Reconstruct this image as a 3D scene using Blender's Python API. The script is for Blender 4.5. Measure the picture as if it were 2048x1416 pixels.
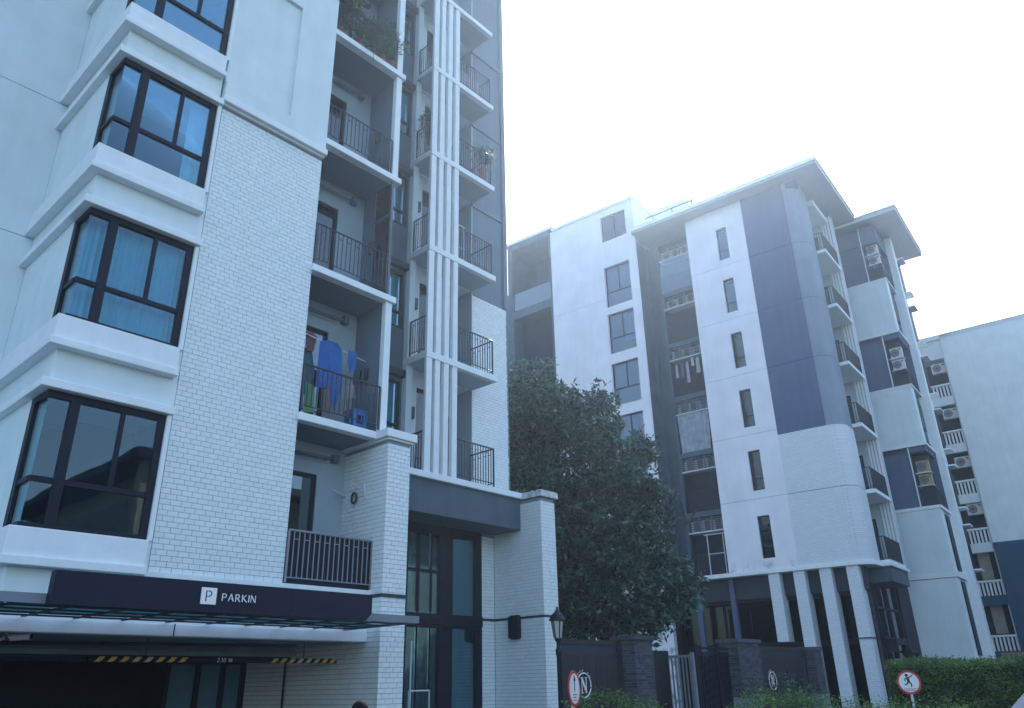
import bpy, math, random
import numpy as np
from mathutils import Vector
R = math.radians
random.seed(7); rng = np.random.default_rng(7)
S = bpy.context.scene
for o in list(bpy.data.objects): bpy.data.objects.remove(o)
C = S.collection

# ---------------------------------------------------------------- camera, sky, sun, exposure
YL, YR = R(48.17), R(52.54)            # headings of the two street grids
cd = bpy.data.cameras.new('camera'); cam = bpy.data.objects.new('camera', cd); C.objects.link(cam); S.camera = cam
cd.sensor_width = 36; cd.lens = 36 * 1544.3 / 2048; cd.clip_end = 3000; cd.clip_start = 0.1
cam.location = (0, 0, 1.6)
from mathutils import Matrix
p_, r_ = R(23.22), R(-1.268)
fwd = Vector((0, math.cos(p_), math.sin(p_))); up0 = Vector((0, -math.sin(p_), math.cos(p_))); x0 = Vector((1, 0, 0))
xr = x0 * math.cos(r_) + up0 * math.sin(r_); upr = -x0 * math.sin(r_) + up0 * math.cos(r_)
cam.matrix_world = Matrix.Translation((0, 0, 1.6)) @ Matrix((xr, upr, -fwd)).transposed().to_4x4()
SUN_AZ, SUN_EL = R(16), R(43)          # clockwise from +Y
w = bpy.data.worlds.new("World"); S.world = w; w.use_nodes = True
nt = w.node_tree; bg = nt.nodes['Background']; sk = nt.nodes.new('ShaderNodeTexSky'); sk.sky_type = 'NISHITA'
sk.sun_disc = False; sk.sun_elevation = SUN_EL; sk.sun_rotation = SUN_AZ; sk.air_density = 1.15; sk.dust_density = 1.8; sk.ozone_density = 1.8
nt.links.new(sk.outputs[0], bg.inputs[0]); bg.inputs[1].default_value = 0.15
sd = bpy.data.lights.new('sun', 'SUN'); sd.energy = 3.2; sd.angle = R(0.6); sd.color = (1, .95, .87)
sun = bpy.data.objects.new('sun', sd); C.objects.link(sun)
sun.rotation_euler = Vector((math.sin(SUN_AZ) * math.cos(SUN_EL), math.cos(SUN_AZ) * math.cos(SUN_EL), math.sin(SUN_EL))).to_track_quat('Z', 'Y').to_euler()
S.view_settings.view_transform = 'Standard'; S.view_settings.look = 'None'; S.view_settings.gamma = 1; S.view_settings.use_curve_mapping = False
S.view_settings.exposure = 1.55
S.render.engine = 'CYCLES'

# ---------------------------------------------------------------- helpers
def tag(o, label=None, cat=None, group=None, kind=None):
    if label: o['label'] = label
    if cat: o['category'] = cat
    if group: o['group'] = group
    if kind: o['kind'] = kind
    return o
class Frame:
    def __init__(s, yaw): s.yaw = yaw; s.c, s.s = math.cos(yaw), math.sin(yaw)
    def w(s, u, v, z=0): return Vector((u * s.c - v * s.s, u * s.s + v * s.c, z))
FL, FR, FW = Frame(YL), Frame(YR), Frame(0)
ORG = {}
def thing(name, fr, org, label, cat, group=None):
    e = bpy.data.objects.new(name, None); C.objects.link(e); e.empty_display_size = .3
    e.location = fr.w(*org); e.rotation_euler = (0, 0, fr.yaw)
    ORG[e.name] = org
    return tag(e, label, cat, group)
def link(o, parent=None):
    C.objects.link(o)
    if parent is not None:
        o.parent = parent; ORG[o.name] = ORG[parent.name]
    return o
class MB:
    def __init__(s): s.v = []; s.f = []
    def poly(s, pts):
        n = len(s.v); s.v += [tuple(p) for p in pts]; s.f.append(tuple(range(n, n + len(pts)))); return s
    def box(s, a, b, c, d, e, f):
        if a > b: a, b = b, a
        if c > d: c, d = d, c
        if e > f: e, f = f, e
        n = len(s.v)
        s.v += [(a, c, e), (b, c, e), (b, d, e), (a, d, e), (a, c, f), (b, c, f), (b, d, f), (a, d, f)]
        s.f += [tuple(n + i for i in q) for q in ((3, 2, 1, 0), (4, 5, 6, 7), (0, 1, 5, 4), (1, 2, 6, 5), (2, 3, 7, 6), (3, 0, 4, 7))]
        return s
    def fb(s, face, c, a0, a1, d0, d1, z0, z1):
        """box on a wall: face 'v' looks to -v (a runs along u), 'u' looks to -u (a runs along v); d is depth into the wall"""
        if face == 'v': return s.box(a0, a1, c + d0, c + d1, z0, z1)
        return s.box(c + d0, c + d1, a0, a1, z0, z1)
    def tube(s, p0, p1, r, n=8, r1=None):
        p0, p1 = Vector(p0), Vector(p1); d = (p1 - p0).normalized()
        a = d.orthogonal().normalized(); b = d.cross(a); r1 = r if r1 is None else r1
        m = len(s.v)
        for P, rr in ((p0, r), (p1, r1)):
            for i in range(n):
                t = 2 * math.pi * i / n; s.v.append(tuple(P + a * rr * math.cos(t) + b * rr * math.sin(t)))
        for i in range(n): j = (i + 1) % n; s.f.append((m + i, m + j, m + n + j, m + n + i))
        s.f.append(tuple(m + i for i in range(n - 1, -1, -1))); s.f.append(tuple(m + n + i for i in range(n)))
        return s
    def lathe(s, c, prof, n=16):
        m = len(s.v)
        for r, z in prof:
            for i in range(n):
                t = 2 * math.pi * i / n; s.v.append((c[0] + r * math.cos(t), c[1] + r * math.sin(t), c[2] + z))
        for k in range(len(prof) - 1):
            for i in range(n): j = (i + 1) % n; s.f.append((m + k * n + i, m + k * n + j, m + (k + 1) * n + j, m + (k + 1) * n + i))
        s.f.append(tuple(m + i for i in range(n - 1, -1, -1))); s.f.append(tuple(m + (len(prof) - 1) * n + i for i in range(n)))
        return s
    def extrude(s, pts, fn, t0, t1):
        """polygon pts (a,b) -> fn(a,b,t)"""
        m = len(s.v); n = len(pts)
        s.v += [tuple(fn(a, b, t0)) for a, b in pts] + [tuple(fn(a, b, t1)) for a, b in pts]
        s.f.append(tuple(range(m, m + n))); s.f.append(tuple(range(m + 2 * n - 1, m + n - 1, -1)))
        for i in range(n): j = (i + 1) % n; s.f.append((m + j, m + i, m + n + i, m + n + j))
        return s
    def mesh(s, name, org=(0, 0, 0), smooth=False):
        me = bpy.data.meshes.new(name); o = org
        me.from_pydata([(x - o[0], y - o[1], z - o[2]) for x, y, z in s.v], [], s.f); me.update()
        if smooth: me.polygons.foreach_set('use_smooth', [True] * len(me.polygons))
        return me
    def build(s, name, mat, parent=None, fr=None, smooth=False, fix=False):
        if parent is not None: org = ORG[parent.name]
        else: org = (0, 0, 0)
        me = s.mesh(name, org, smooth)
        if fix:
            import bmesh
            bm = bmesh.new(); bm.from_mesh(me); bmesh.ops.recalc_face_normals(bm, faces=bm.faces); bm.to_mesh(me); bm.free()
        me.materials.append(mat); o = bpy.data.objects.new(name, me); link(o, parent)
        if parent is None and fr is not None: o.rotation_euler.z = fr.yaw
        return o
def one(name, mb, mat, fr, org, label, cat, group=None, smooth=False, kind=None):
    """a thing that is a single mesh, origin at its base"""
    me = mb.mesh(name, org, smooth); me.materials.append(mat)
    o = bpy.data.objects.new(name, me); C.objects.link(o); o.location = fr.w(*org); o.rotation_euler.z = fr.yaw; ORG[o.name] = org
    return tag(o, label, cat, group, kind)
def kids(o): return list(o.children)
def copy_part(o, d, parent=None):
    n = o.copy(); C.objects.link(n); n.parent = parent or o.parent
    ORG[n.name] = ORG.get(o.name, (0, 0, 0))
    n.location = Vector(o.location) + Vector(d)
    for c in kids(o): copy_part(c, (0, 0, 0), n)
    return n

# ---------------------------------------------------------------- materials
MATS = {}
def mat(name, col, rough=.8, var=.12, scale=3., bump=.0, bscale=60., metal=0., streak=0., island=0., objrand=0., spec=.5, grime=None):
    if name in MATS: return MATS[name]
    m = bpy.data.materials.new(name); m.use_nodes = True; t = m.node_tree; N = t.nodes; L = t.links; b = N['Principled BSDF']
    b.inputs['Roughness'].default_value = rough; b.inputs['Metallic'].default_value = metal; b.inputs['Specular IOR Level'].default_value = spec
    tc = N.new('ShaderNodeTexCoord'); no = N.new('ShaderNodeTexNoise'); no.inputs['Scale'].default_value = scale; no.inputs['Detail'].default_value = 6
    L.new(tc.outputs['Object'], no.inputs['Vector'])
    mr = N.new('ShaderNodeMapRange'); mr.inputs[1].default_value = .3; mr.inputs[2].default_value = .7; mr.inputs[3].default_value = 1 - var; mr.inputs[4].default_value = 1 + var * .5
    L.new(no.outputs[0], mr.inputs[0]); f = mr.outputs[0]
    def mul(a, bb):
        x = N.new('ShaderNodeMath'); x.operation = 'MULTIPLY'; L.new(a, x.inputs[0]); L.new(bb, x.inputs[1]); return x.outputs[0]
    if streak:
        mp = N.new('ShaderNodeMapping'); mp.inputs['Scale'].default_value = (2.2, 2.2, .12); L.new(tc.outputs['Object'], mp.inputs[0])
        n2 = N.new('ShaderNodeTexNoise'); n2.inputs['Scale'].default_value = 2; n2.inputs['Detail'].default_value = 8; L.new(mp.outputs[0], n2.inputs[0])
        r2 = N.new('ShaderNodeMapRange'); r2.inputs[1].default_value = .42; r2.inputs[2].default_value = .72; r2.inputs[3].default_value = 1; r2.inputs[4].default_value = 1 - streak
        L.new(n2.outputs[0], r2.inputs[0]); f = mul(f, r2.outputs[0])
    if island or objrand:
        if island: g = N.new('ShaderNodeNewGeometry'); src = g.outputs['Random Per Island']; am = island
        else: g = N.new('ShaderNodeObjectInfo'); src = g.outputs['Random']; am = objrand
        r3 = N.new('ShaderNodeMapRange'); r3.inputs[3].default_value = 1 - am; r3.inputs[4].default_value = 1 + am * .3; L.new(src, r3.inputs[0]); f = mul(f, r3.outputs[0])
    vm = N.new('ShaderNodeVectorMath'); vm.operation = 'SCALE'; vm.inputs[0].default_value = col; L.new(f, vm.inputs['Scale'])
    if grime is not None:   # mould that grows up from a ledge at local height `grime`, in patches
        sx = N.new('ShaderNodeSeparateXYZ'); L.new(tc.outputs['Object'], sx.inputs[0]); r5 = N.new('ShaderNodeMapRange'); r5.inputs[1].default_value = grime; r5.inputs[2].default_value = grime + .5; r5.inputs[3].default_value = 1; r5.inputs[4].default_value = 0
        L.new(sx.outputs[2], r5.inputs[0]); n6 = N.new('ShaderNodeTexNoise'); n6.inputs['Scale'].default_value = 2.3; n6.inputs['Detail'].default_value = 9; L.new(tc.outputs['Object'], n6.inputs[0])
        r6 = N.new('ShaderNodeMapRange'); r6.inputs[1].default_value = .5; r6.inputs[2].default_value = .72; r6.inputs[3].default_value = 0; r6.inputs[4].default_value = .8; L.new(n6.outputs[0], r6.inputs[0])
        mm = mul(r5.outputs[0], r6.outputs[0]); sb_ = N.new('ShaderNodeMath'); sb_.operation = 'SUBTRACT'; sb_.inputs[0].default_value = 1; L.new(mm, sb_.inputs[1]); f2 = mul(f, sb_.outputs[0]); L.new(f2, vm.inputs['Scale'])
    L.new(vm.outputs[0], b.inputs['Base Color'])
    if bump:
        n4 = N.new('ShaderNodeTexNoise'); n4.inputs['Scale'].default_value = bscale; n4.inputs['Detail'].default_value = 4; L.new(tc.outputs['Object'], n4.inputs[0])
        bp = N.new('ShaderNodeBump'); bp.inputs['Strength'].default_value = bump; bp.inputs['Distance'].default_value = .02; L.new(n4.outputs[0], bp.inputs['Height']); L.new(bp.outputs[0], b.inputs['Normal'])
    MATS[name] = m; return m
def glass(name, tint, refl=1.3, base=.05):
    m = bpy.data.materials.new(name); m.use_nodes = True; t = m.node_tree; N = t.nodes; L = t.links; N.remove(N['Principled BSDF'])
    tr = N.new('ShaderNodeBsdfTransparent'); tr.inputs[0].default_value = (*tint, 1)
    gl = N.new('ShaderNodeBsdfGlossy'); gl.inputs['Roughness'].default_value = .015; gl.inputs[0].default_value = (.85, .95, 1, 1)
    fr = N.new('ShaderNodeFresnel'); fr.inputs[0].default_value = 1.52
    tc = N.new('ShaderNodeTexCoord'); no = N.new('ShaderNodeTexNoise'); no.inputs['Scale'].default_value = 1.1; bp = N.new('ShaderNodeBump'); bp.inputs['Strength'].default_value = .04; bp.inputs['Distance'].default_value = .05
    L.new(tc.outputs['Object'], no.inputs[0]); L.new(no.outputs[0], bp.inputs['Height']); L.new(bp.outputs[0], gl.inputs['Normal'])
    ma = N.new('ShaderNodeMath'); ma.operation = 'MULTIPLY_ADD'; ma.inputs[1].default_value = refl; ma.inputs[2].default_value = base; ma.use_clamp = True
    L.new(fr.outputs[0], ma.inputs[0]); mx = N.new('ShaderNodeMixShader'); L.new(ma.outputs[0], mx.inputs[0]); L.new(tr.outputs[0], mx.inputs[1]); L.new(gl.outputs[0], mx.inputs[2])
    L.new(mx.outputs[0], N['Material Output'].inputs[0]); return m
WHITE = mat('white_render', (.65, .76, .78), .85, .08, 1.2, .25, 90, streak=.05)
WHITE2 = mat('white_trim', (.73, .80, .82), .75, .06, 4, .15, 60, streak=.05)
WHITER = mat('white_render_weathered', (.74, .76, .82), .85, .09, .8, .25, 60, streak=.05, grime=6.03)
BRICKW = mat('white_glazed_brick', (.70, .79, .80), .55, .05, 6, .12, 50, island=.04)
BRICKO = mat('white_glazed_brick_single', (.70, .79, .80), .55, .05, 6, .12, 50, objrand=.04)
MORTAR = mat('grey_mortar', (.21, .28, .33), .95, .2, 20)
GREY = mat('slate_grey_paint', (.066, .110, .145), .8, .15, 1.5, .2, 60, streak=.15)
WINGW = mat('wing_slate_paint', (.14, .20, .26), .8, .12, .6, .15, 50, streak=.12)
GREYB = mat('blue_grey_paint', (.075, .115, .20), .8, .12, .6, .15, 50, streak=.10)
GREYD = mat('dark_facade_paint', (.022, .034, .056), .75, .2, 1.5, .15, 50, streak=.12)
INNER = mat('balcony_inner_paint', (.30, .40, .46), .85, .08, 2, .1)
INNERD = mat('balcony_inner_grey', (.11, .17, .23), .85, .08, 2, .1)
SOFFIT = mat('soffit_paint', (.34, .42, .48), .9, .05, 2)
ROOM = mat('room_dark', (.02, .028, .045), .9, .3, 2)
FRAME = mat('black_window_frame', (.005, .008, .02), .5, .1, 8, spec=.25)
IRON = mat('dark_painted_iron', (.02, .028, .04), .5, .2, 20)
IRONL = mat('grey_painted_iron', (.09, .10, .13), .5, .2, 20)
STEELW = mat('white_painted_steel', (.6, .66, .72), .4, .05, 10)
BARL = mat('silver_grey_bars', (.22, .24, .28), .45, .1, 20)
CURT = mat('blue_curtain', (.20, .50, .60), .9, .08, 5)
CURTG = mat('green_curtain', (.10, .42, .40), .9, .08, 5)
CURTW = mat('pale_sheer_curtain', (.66, .78, .80), .9, .08, 5)
GL = glass('window_glass', (.70, .90, .96), .7, .02)
GLD = glass('dark_window_glass', (.45, .58, .66), 1.1, .05)
GLP = glass('portico_glass', (.55, .80, .86), .8, .05)
GLC = glass('clear_balcony_glass', (.72, .82, .86), 1.0, .03)
GLB = glass('blue_balustrade_glass', (.30, .55, .68), 2.0, .12)
BLUEW = mat('blue_painted_wall', (.018, .075, .13), .8, .08, 1.5, .1, streak=.1)
ACW = mat('ac_casing', (.55, .58, .58), .5, .06, 5)
ACG = mat('ac_grille', (.10, .11, .12), .5, .1, 5)
ACY = mat('ac_cardboard_tan', (.34, .28, .15), .8, .1, 5)
NAVY = mat('navy_sign_panel', (.005, .009, .026), .55, .15, 3, spec=.25)
LETT = mat('white_lettering', (.78, .80, .82), .4, .02, 5)
BLACKP = mat('black_print', (.012, .012, .015), .5, .05, 5)
REDP = mat('red_print', (.48, .035, .03), .45, .08, 5)
YELP = mat('yellow_stripe', (.62, .42, .10), .6, .2, 30)

ST = 3.01
ZF = [3.12 + ST * i for i in range(8)]       # floor levels

def wall(face, c, a0, a1, z0, z1, holes=(), th=.25, joints=(), mb=None):
    mb = mb or MB(); A = sorted({a0, a1, *[x for h in holes for x in h[:2]]}); Z = sorted({z0, z1, *[x for h in holes for x in h[2:]], *[j for j in joints if z0 < j < z1]})
    A = [x for x in A if a0 <= x <= a1]; Z = [x for x in Z if z0 <= x <= z1]
    js = set(joints)
    for k in range(len(Z) - 1):
        run = None
        for i in range(len(A) - 1):
            am, zm = (A[i] + A[i + 1]) / 2, (Z[k] + Z[k + 1]) / 2
            solid = not any(h[0] < am < h[1] and h[2] < zm < h[3] for h in holes)
            if solid: run = A[i] if run is None else run
            if run is not None and (not solid or i == len(A) - 2):
                e = A[i] if not solid else A[i + 1]
                mb.fb(face, c, run, e, 0, th, Z[k] + (.007 if Z[k] in js else 0), Z[k + 1] - (.007 if Z[k + 1] in js else 0)); run = None
    return mb
def window(root, face, c, a0, a1, z0, z1, rec=.1, cols=(), rows=(), fw=.06, gm=None, fm=None, name='window', depth=.07, low_single=False):
    """frame mesh with one pane object per cell; cols/rows are absolute positions"""
    mb = MB(); mb.fb(face, c, a0, a0 + fw, rec, rec + depth, z0, z1).fb(face, c, a1 - fw, a1, rec, rec + depth, z0, z1)
    mb.fb(face, c, a0 + fw, a1 - fw, rec, rec + depth, z0, z0 + fw).fb(face, c, a0 + fw, a1 - fw, rec, rec + depth, z1 - fw, z1)
    zz = [z0 + fw, *[r for r in rows], z1 - fw]; aa = [a0 + fw, *cols, a1 - fw]; h = fw * .45
    for r in rows: mb.fb(face, c, a0 + fw, a1 - fw, rec + .005, rec + depth - .005, r - h, r + h)
    for q in cols: mb.fb(face, c, q - h, q + h, rec + .003, rec + depth - .003, (rows[0] + h if low_single and rows else z0 + fw), z1 - fw)
    o = mb.build(name, fm or FRAME, root)
    for k in range(len(zz) - 1):
        cells = [(aa[i], aa[i + 1]) for i in range(len(aa) - 1)]
        if low_single and k == 0: cells = [(aa[0], aa[-1])]
        for x, y in cells:
            MB().fb(face, c, x, y, rec + depth * .45, rec + depth * .55, zz[k], zz[k + 1]).build('pane', gm or GL, o)
    return o
def railing(root, pts, z0, z1, pitch, single=True, m=IRON, r=.008, hpat=True, name='railing'):
    """pts: polyline in frame coords; verticals, top and bottom rails, and short cross links near the top"""
    mb = MB(); bars = []
    for (p, q) in zip(pts[:-1], pts[1:]):
        L = math.dist(p, q); n = max(1, round(L / pitch)); d = ((q[0] - p[0]) / L, (q[1] - p[1]) / L)
        mb.tube((*p, z1), (*q, z1), .02, 6); mb.tube((*p, z0 + .08), (*q, z0 + .08), .012, 6)
        for e in (p, q): mb.box(e[0] - .016, e[0] + .016, e[1] - .016, e[1] + .016, z0, z1)
        for i in range(1, n):
            bars.append((p[0] + (q[0] - p[0]) * i / n, p[1] + (q[1] - p[1]) * i / n))
        if hpat:
            for i in range(1, n - 1, 2):
                a = (p[0] + (q[0] - p[0]) * i / n, p[1] + (q[1] - p[1]) * i / n); b = (p[0] + (q[0] - p[0]) * (i + 1) / n, p[1] + (q[1] - p[1]) * (i + 1) / n)
                mb.tube((*a, z1 - .14), (*b, z1 - .14), .009, 5)
    if not single:
        for b in bars: mb.box(b[0] - r, b[0] + r, b[1] - r, b[1] + r, z0 + .08, z1)
        return mb.build(name, m, root)
    o = mb.build(name, m, root); me = None; org = ORG[root.name]
    for b in bars:
        if me is None:
            me = MB().box(-r, r, -r, r, 0, z1 - z0 - .08).mesh('baluster'); me.materials.append(m)
        q = bpy.data.objects.new('baluster', me); link(q, o); q.location = (b[0] - org[0], b[1] - org[1], z0 + .08)
    return o
def curtain_mesh(face, c, a0, a1, z0, z1, amp=.035, waves=9, gather=0., seed=0):
    mb = MB(); n = waves * 6; rows = 6; rr = random.Random(seed); ph = [rr.uniform(-.5, .5) for _ in range(rows + 1)]
    for k in range(rows + 1):
        t = k / rows; z = z0 + (z1 - z0) * t
        for i in range(n + 1):
            s = i / n; a = a0 + (a1 - a0) * (s + gather * (1 - t) ** 1.5 * (.5 - s) + .01 * math.sin(ph[k] + 7 * s))
            d = amp * math.sin(2 * math.pi * waves * s + ph[k] * .6) * (.7 + .3 * math.sin(5 * s + seed)) + amp * .4 * math.sin(17 * s + seed * 2)
            mb.v.append((a, c + d, z) if face == 'v' else (c + d, a, z))
    for k in range(rows):
        for i in range(n): q = k * (n + 1) + i; mb.f.append((q, q + 1, q + n + 2, q + n + 1))
    return mb
def slab(mb, u0, u1, v0, v1, z0, z1, b=.012):
    mb.box(u0, u1, v0, v1, z0, z1); return mb

# ================================================================ ground and street
g = MB(); g.box(-1500, 1500, -1500, 1500, -1, 0)
ASPH = mat('asphalt', (.055, .057, .06), .9, .25, 3, .3, 200)
PAVE = mat('paving', (.12, .13, .135), .85, .15, 4, .2, 80)
tag(g.build('ground', ASPH), kind='structure')
pv = MB(); pv.box(-6, 60, 9.2, 60, -.02, .12)
o = pv.build('pavement', PAVE, None, FL); tag(o, kind='structure')

# ================================================================ LEFT BUILDING
LB = thing('apartment_building', FL, (3.14, 11.5, 0), 'tall white apartment block on the left with corner bay windows and brick panels', 'building')
MA = 11.5
# dark core behind everything so that no light leaks
core = MB(); core.box(3.3, 4.8, 13.3, 24, 3.0, 28); core.box(4.87, 7.13, 11.75, 12.9, 2.6, 28); core.box(4.0, 9.3, 12.7, 24, 3.0, 28)
core.box(9.3, 13.8, 14.75, 24, 6.2, 28); core.box(9.5, 15.2, 15.5, 24, 0, 6.2); core.box(9.2, 11.2, 14.3, 24, 6, 28)
core.build('building_core', ROOM, LB)
# set-back wall at far left, panel per storey with a recessed joint
wall('v', 14.3, -9, 3.14, 2.6, 27, th=.3, joints=[z for z in ZF]).build('set_back_wall', WHITE, LB)
# bay: spandrels between windows
for k in range(0, 7):
    z0 = ZF[k] - .49 if k else 2.62; z1 = ZF[k] + .5
    mb = MB(); mb.box(3.14, 4.86, 11.5, 14.3, z0, z1); mb.box(3.14, 3.34, 12.1, 14.3, z1, z1 + 2.02)      # spandrel block and side wall beside the window
    mb.build('bay_wall', WHITE, LB)
    s = MB(); s.box(3.03, 4.83, 11.38, 14.3, ZF[k] + .13, ZF[k] + .5); s.box(2.985, 4.84, 11.33, 14.3, ZF[k] + .012, ZF[k] + .13)
    s.build('sill_band', WHITE2, LB)
    h = MB(); zt = ZF[k] + 2.41; h.box(3.02, 4.90, 11.38, 14.3, zt, zt + .13)
    h.box(4.83, 4.90, 11.44, 11.6, ZF[k] + .5, zt)
    h.build('head_moulding', WHITE2, LB)
# corner windows (front + return), one per storey
def corner_window(k):
    z0, z1 = ZF[k] + .5, ZF[k] + 2.40; f = .075; zt = z0 + .62; mb = MB(); c = 11.49; cu = 3.15
    mb.box(cu, 4.83, c, c + .09, z0, z0 + f); mb.box(cu, 4.83, c, c + .09, z1 - f - .02, z1)
    mb.box(cu, cu + .09, c + .09, 12.1, z0, z0 + f); mb.box(cu, cu + .09, c + .09, 12.1, z1 - f - .02, z1)
    mb.box(4.83 - f - .03, 4.83, c, c + .09, z0 + f, z1 - f - .02)
    mb.box(cu, cu + .09, 11.96, 12.1, z0 + f, z1 - f - .02)
    mb.box(cu + .02, 4.73, c + .01, c + .08, zt, zt + f); mb.box(cu + .01, cu + .08, c + .08, 11.96, zt, zt + f)
    mb.box(3.47, 3.60, c - .004, c + .085, z0 + f, z1 - f - .02)                     # mullion
    mb.box(4.18, 4.24, c + .012, c + .07, zt + f, z1 - f - .02)                      # sliding sash meeting stile
    o = mb.build('corner_window', FRAME, LB)
    zc = [(z0 + f, zt), (zt + f, z1 - f)]
    for a, b in zc:
        MB().box(cu + .03, 3.47, c + .03, c + .04, a, b).build('pane', GL, o)
        MB().box(cu + .03, cu + .04, c + .04, 11.96, a, b).build('pane', GL, o)
    MB().box(3.60, 4.73, c + .03, c + .04, *zc[0]).build('pane', GL, o)
    MB().box(3.60, 4.18, c + .035, c + .045, *zc[1]).build('pane', GL, o)
    MB().box(4.24, 4.73, c + .025, c + .035, *zc[1]).build('pane', GL, o)
for k in range(0, 5): corner_window(k)
def curtain(name, mb, m, org, label): return one(name, mb, m, FL, org, label, 'curtain', 'curtains behind the windows of the white block', smooth=True)
curtain('curtain', curtain_mesh('v', 11.75, 3.62, 4.22, 6.6, 8.5, waves=7, gather=.25, seed=1), CURT, (3.9, 11.75, 6.6), 'blue curtain gathered at left of the second lowest bay window')
curtain('curtain', curtain_mesh('v', 11.72, 4.1, 4.78, 6.6, 8.5, waves=9, gather=-.1, seed=2), CURT, (4.5, 11.72, 6.6), 'blue curtain at right of the second lowest bay window')
curtain('curtain', curtain_mesh('v', 11.82, 3.2, 3.56, 6.6, 8.5, waves=4, seed=3), CURT, (3.4, 11.82, 6.6), 'narrow blue curtain at the glass corner of the second lowest bay window')
curtain('curtain', curtain_mesh('v', 11.72, 4.46, 4.78, 9.6, 11.5, waves=5, gather=.1, seed=4), CURTW, (4.6, 11.72, 9.6), 'pale curtain drawn aside in the third bay window from below')
# bay roof side of the top window gets a drawn blind
# ---- brick panel (real bricks) and upper plain panel
BR = []      # (face, plane, a, z, length)
def bricks(face, c, a0, a1, z0, z1, L=.168, H=.082, stuff=False, tag_=0):
    k = 0; z = z0
    while z + H <= z1 + 1e-6:
        a = a0 - (0, L * .5, L * .12, L * .62)[k % 4]
        while a < a1 - .01:
            x0, x1 = max(a, a0), min(a + L, a1)
            if x1 - x0 > .012: BR.append((face, c, x0, x1, z, H, stuff))
            a += L
        z += H; k += 1
def brick_body(face, c, a0, a1, z0, z1, th, parent, name='brick_panel_backing'):
    MB().fb(face, c, a0 + .004, a1 - .004, .012, th, z0, z1).build(name, MORTAR, parent)
brick_body('v', MA, 4.93, 7.13, 3.2, 11.62, .25, LB); bricks('v', MA, 4.93, 7.13, 3.2, 11.62)
MB().box(4.86, 4.93, 11.52, 11.8, 3.2, 11.62).build('brick_panel_edge', WHITE2, LB)
up = MB(); up.box(4.90, 7.13, 11.47, 11.8, 11.8, 28)
up.box(4.90, 6.27, 11.40, 11.47, 11.8, 12.15); up.box(6.27, 7.13, 11.40, 11.47, 11.8, 28); up.box(4.90, 6.27, 11.40, 11.47, 15.05, 28)
up.build('upper_wall_panel', WHITE, LB)
cn = MB(); cn.box(4.88, 7.16, 11.36, 11.8, 11.66, 11.8); cn.box(4.89, 7.14, 11.44, 11.7, 11.62, 11.66); cn.build('cornice', WHITE2, LB)
# base under brick panel and first balcony
bs = MB(); bs.box(3.2, 8.9, 11.52, 11.8, 2.515, 3.13); bs.box(4.86, 8.9, 11.45, 11.75, 3.13, 3.2); bs.box(7.13, 8.9, 11.5, 12.6, 2.9, 3.13); bs.build('base_wall', WHITE2, LB)
# ---- balcony column
for k in range(0, 6):
    z = ZF[k]; p = MB()
    if k: p.box(7.10, 9.16, 11.42, 12.5, z - .145, z)
    o = (p if k else MB().box(7.2, 8.8, 11.6, 12.5, z, z + .03)).build('balcony_slab', WHITE2, LB)
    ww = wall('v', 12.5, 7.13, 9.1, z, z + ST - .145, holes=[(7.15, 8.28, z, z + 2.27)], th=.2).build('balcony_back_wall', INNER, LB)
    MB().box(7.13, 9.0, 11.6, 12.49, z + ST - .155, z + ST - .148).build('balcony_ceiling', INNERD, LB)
    window(LB, 'v', 12.5, 7.15, 8.28, z + .02, z + 2.27, rec=.03, cols=(7.72,), rows=(), fw=.07, gm=GLD, name='balcony_door')
    t = MB(); t.tube((7.15, 12.42, z + 2.62), (8.55, 12.42, z + 2.62), .025, 6); t.tube((7.15, 12.40, z + 2.55), (8.4, 12.40, z + 2.55), .012, 6); t.box(8.55, 8.68, 12.36, 12.5, z + 2.55, z + 2.7)
    t.build('ceiling_pipe', INNERD, LB)
    if k in (1, 3, 4, 5):
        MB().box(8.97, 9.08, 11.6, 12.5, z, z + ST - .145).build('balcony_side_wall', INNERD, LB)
        MB().box(8.93, 9.09, 11.47, 11.6, z, z + ST - .145).build('balcony_post', WHITE2, LB)
    elif k == 2:
        o = MB().box(8.94, 9.0, 11.47, 11.53, z, z + ST - .145).box(8.94, 9.0, 12.05, 12.1, z, z + ST - .145).box(8.94, 9.0, 11.53, 12.05, z + 2.0, z + 2.05).build('glass_screen', IRONL, LB)
        MB().box(8.965, 8.975, 11.53, 12.05, z + .02, z + 2.0).build('pane', GLC, o); MB().box(8.965, 8.975, 11.53, 12.05, z + 2.05, z + 2.85).build('pane', GLC, o)
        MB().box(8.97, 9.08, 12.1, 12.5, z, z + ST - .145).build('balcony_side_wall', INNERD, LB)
    z0 = z + .08
    railing(LB, [(7.16, 11.49), (8.90, 11.49)], z0 if k else z + .1, z + .95, .104, m=BARL if k == 0 else IRON)
    if k == 0:
        MB().box(7.14, 8.9, 11.53, 11.545, z + .08, z + .95).build('railing_backing', NAVY, LB)
    if k in (1, 2, 3):
        l = MB(); l.box(8.90, 8.97, 11.98, 12.08, z + 1.28, z + 1.5); l.lathe((8.86, 12.03, z + 1.18), [(.05, 0), (.065, .1), (.065, .24), (.03, .3)], 10)
        l.build('wall_lamp', IRON, LB)
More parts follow.
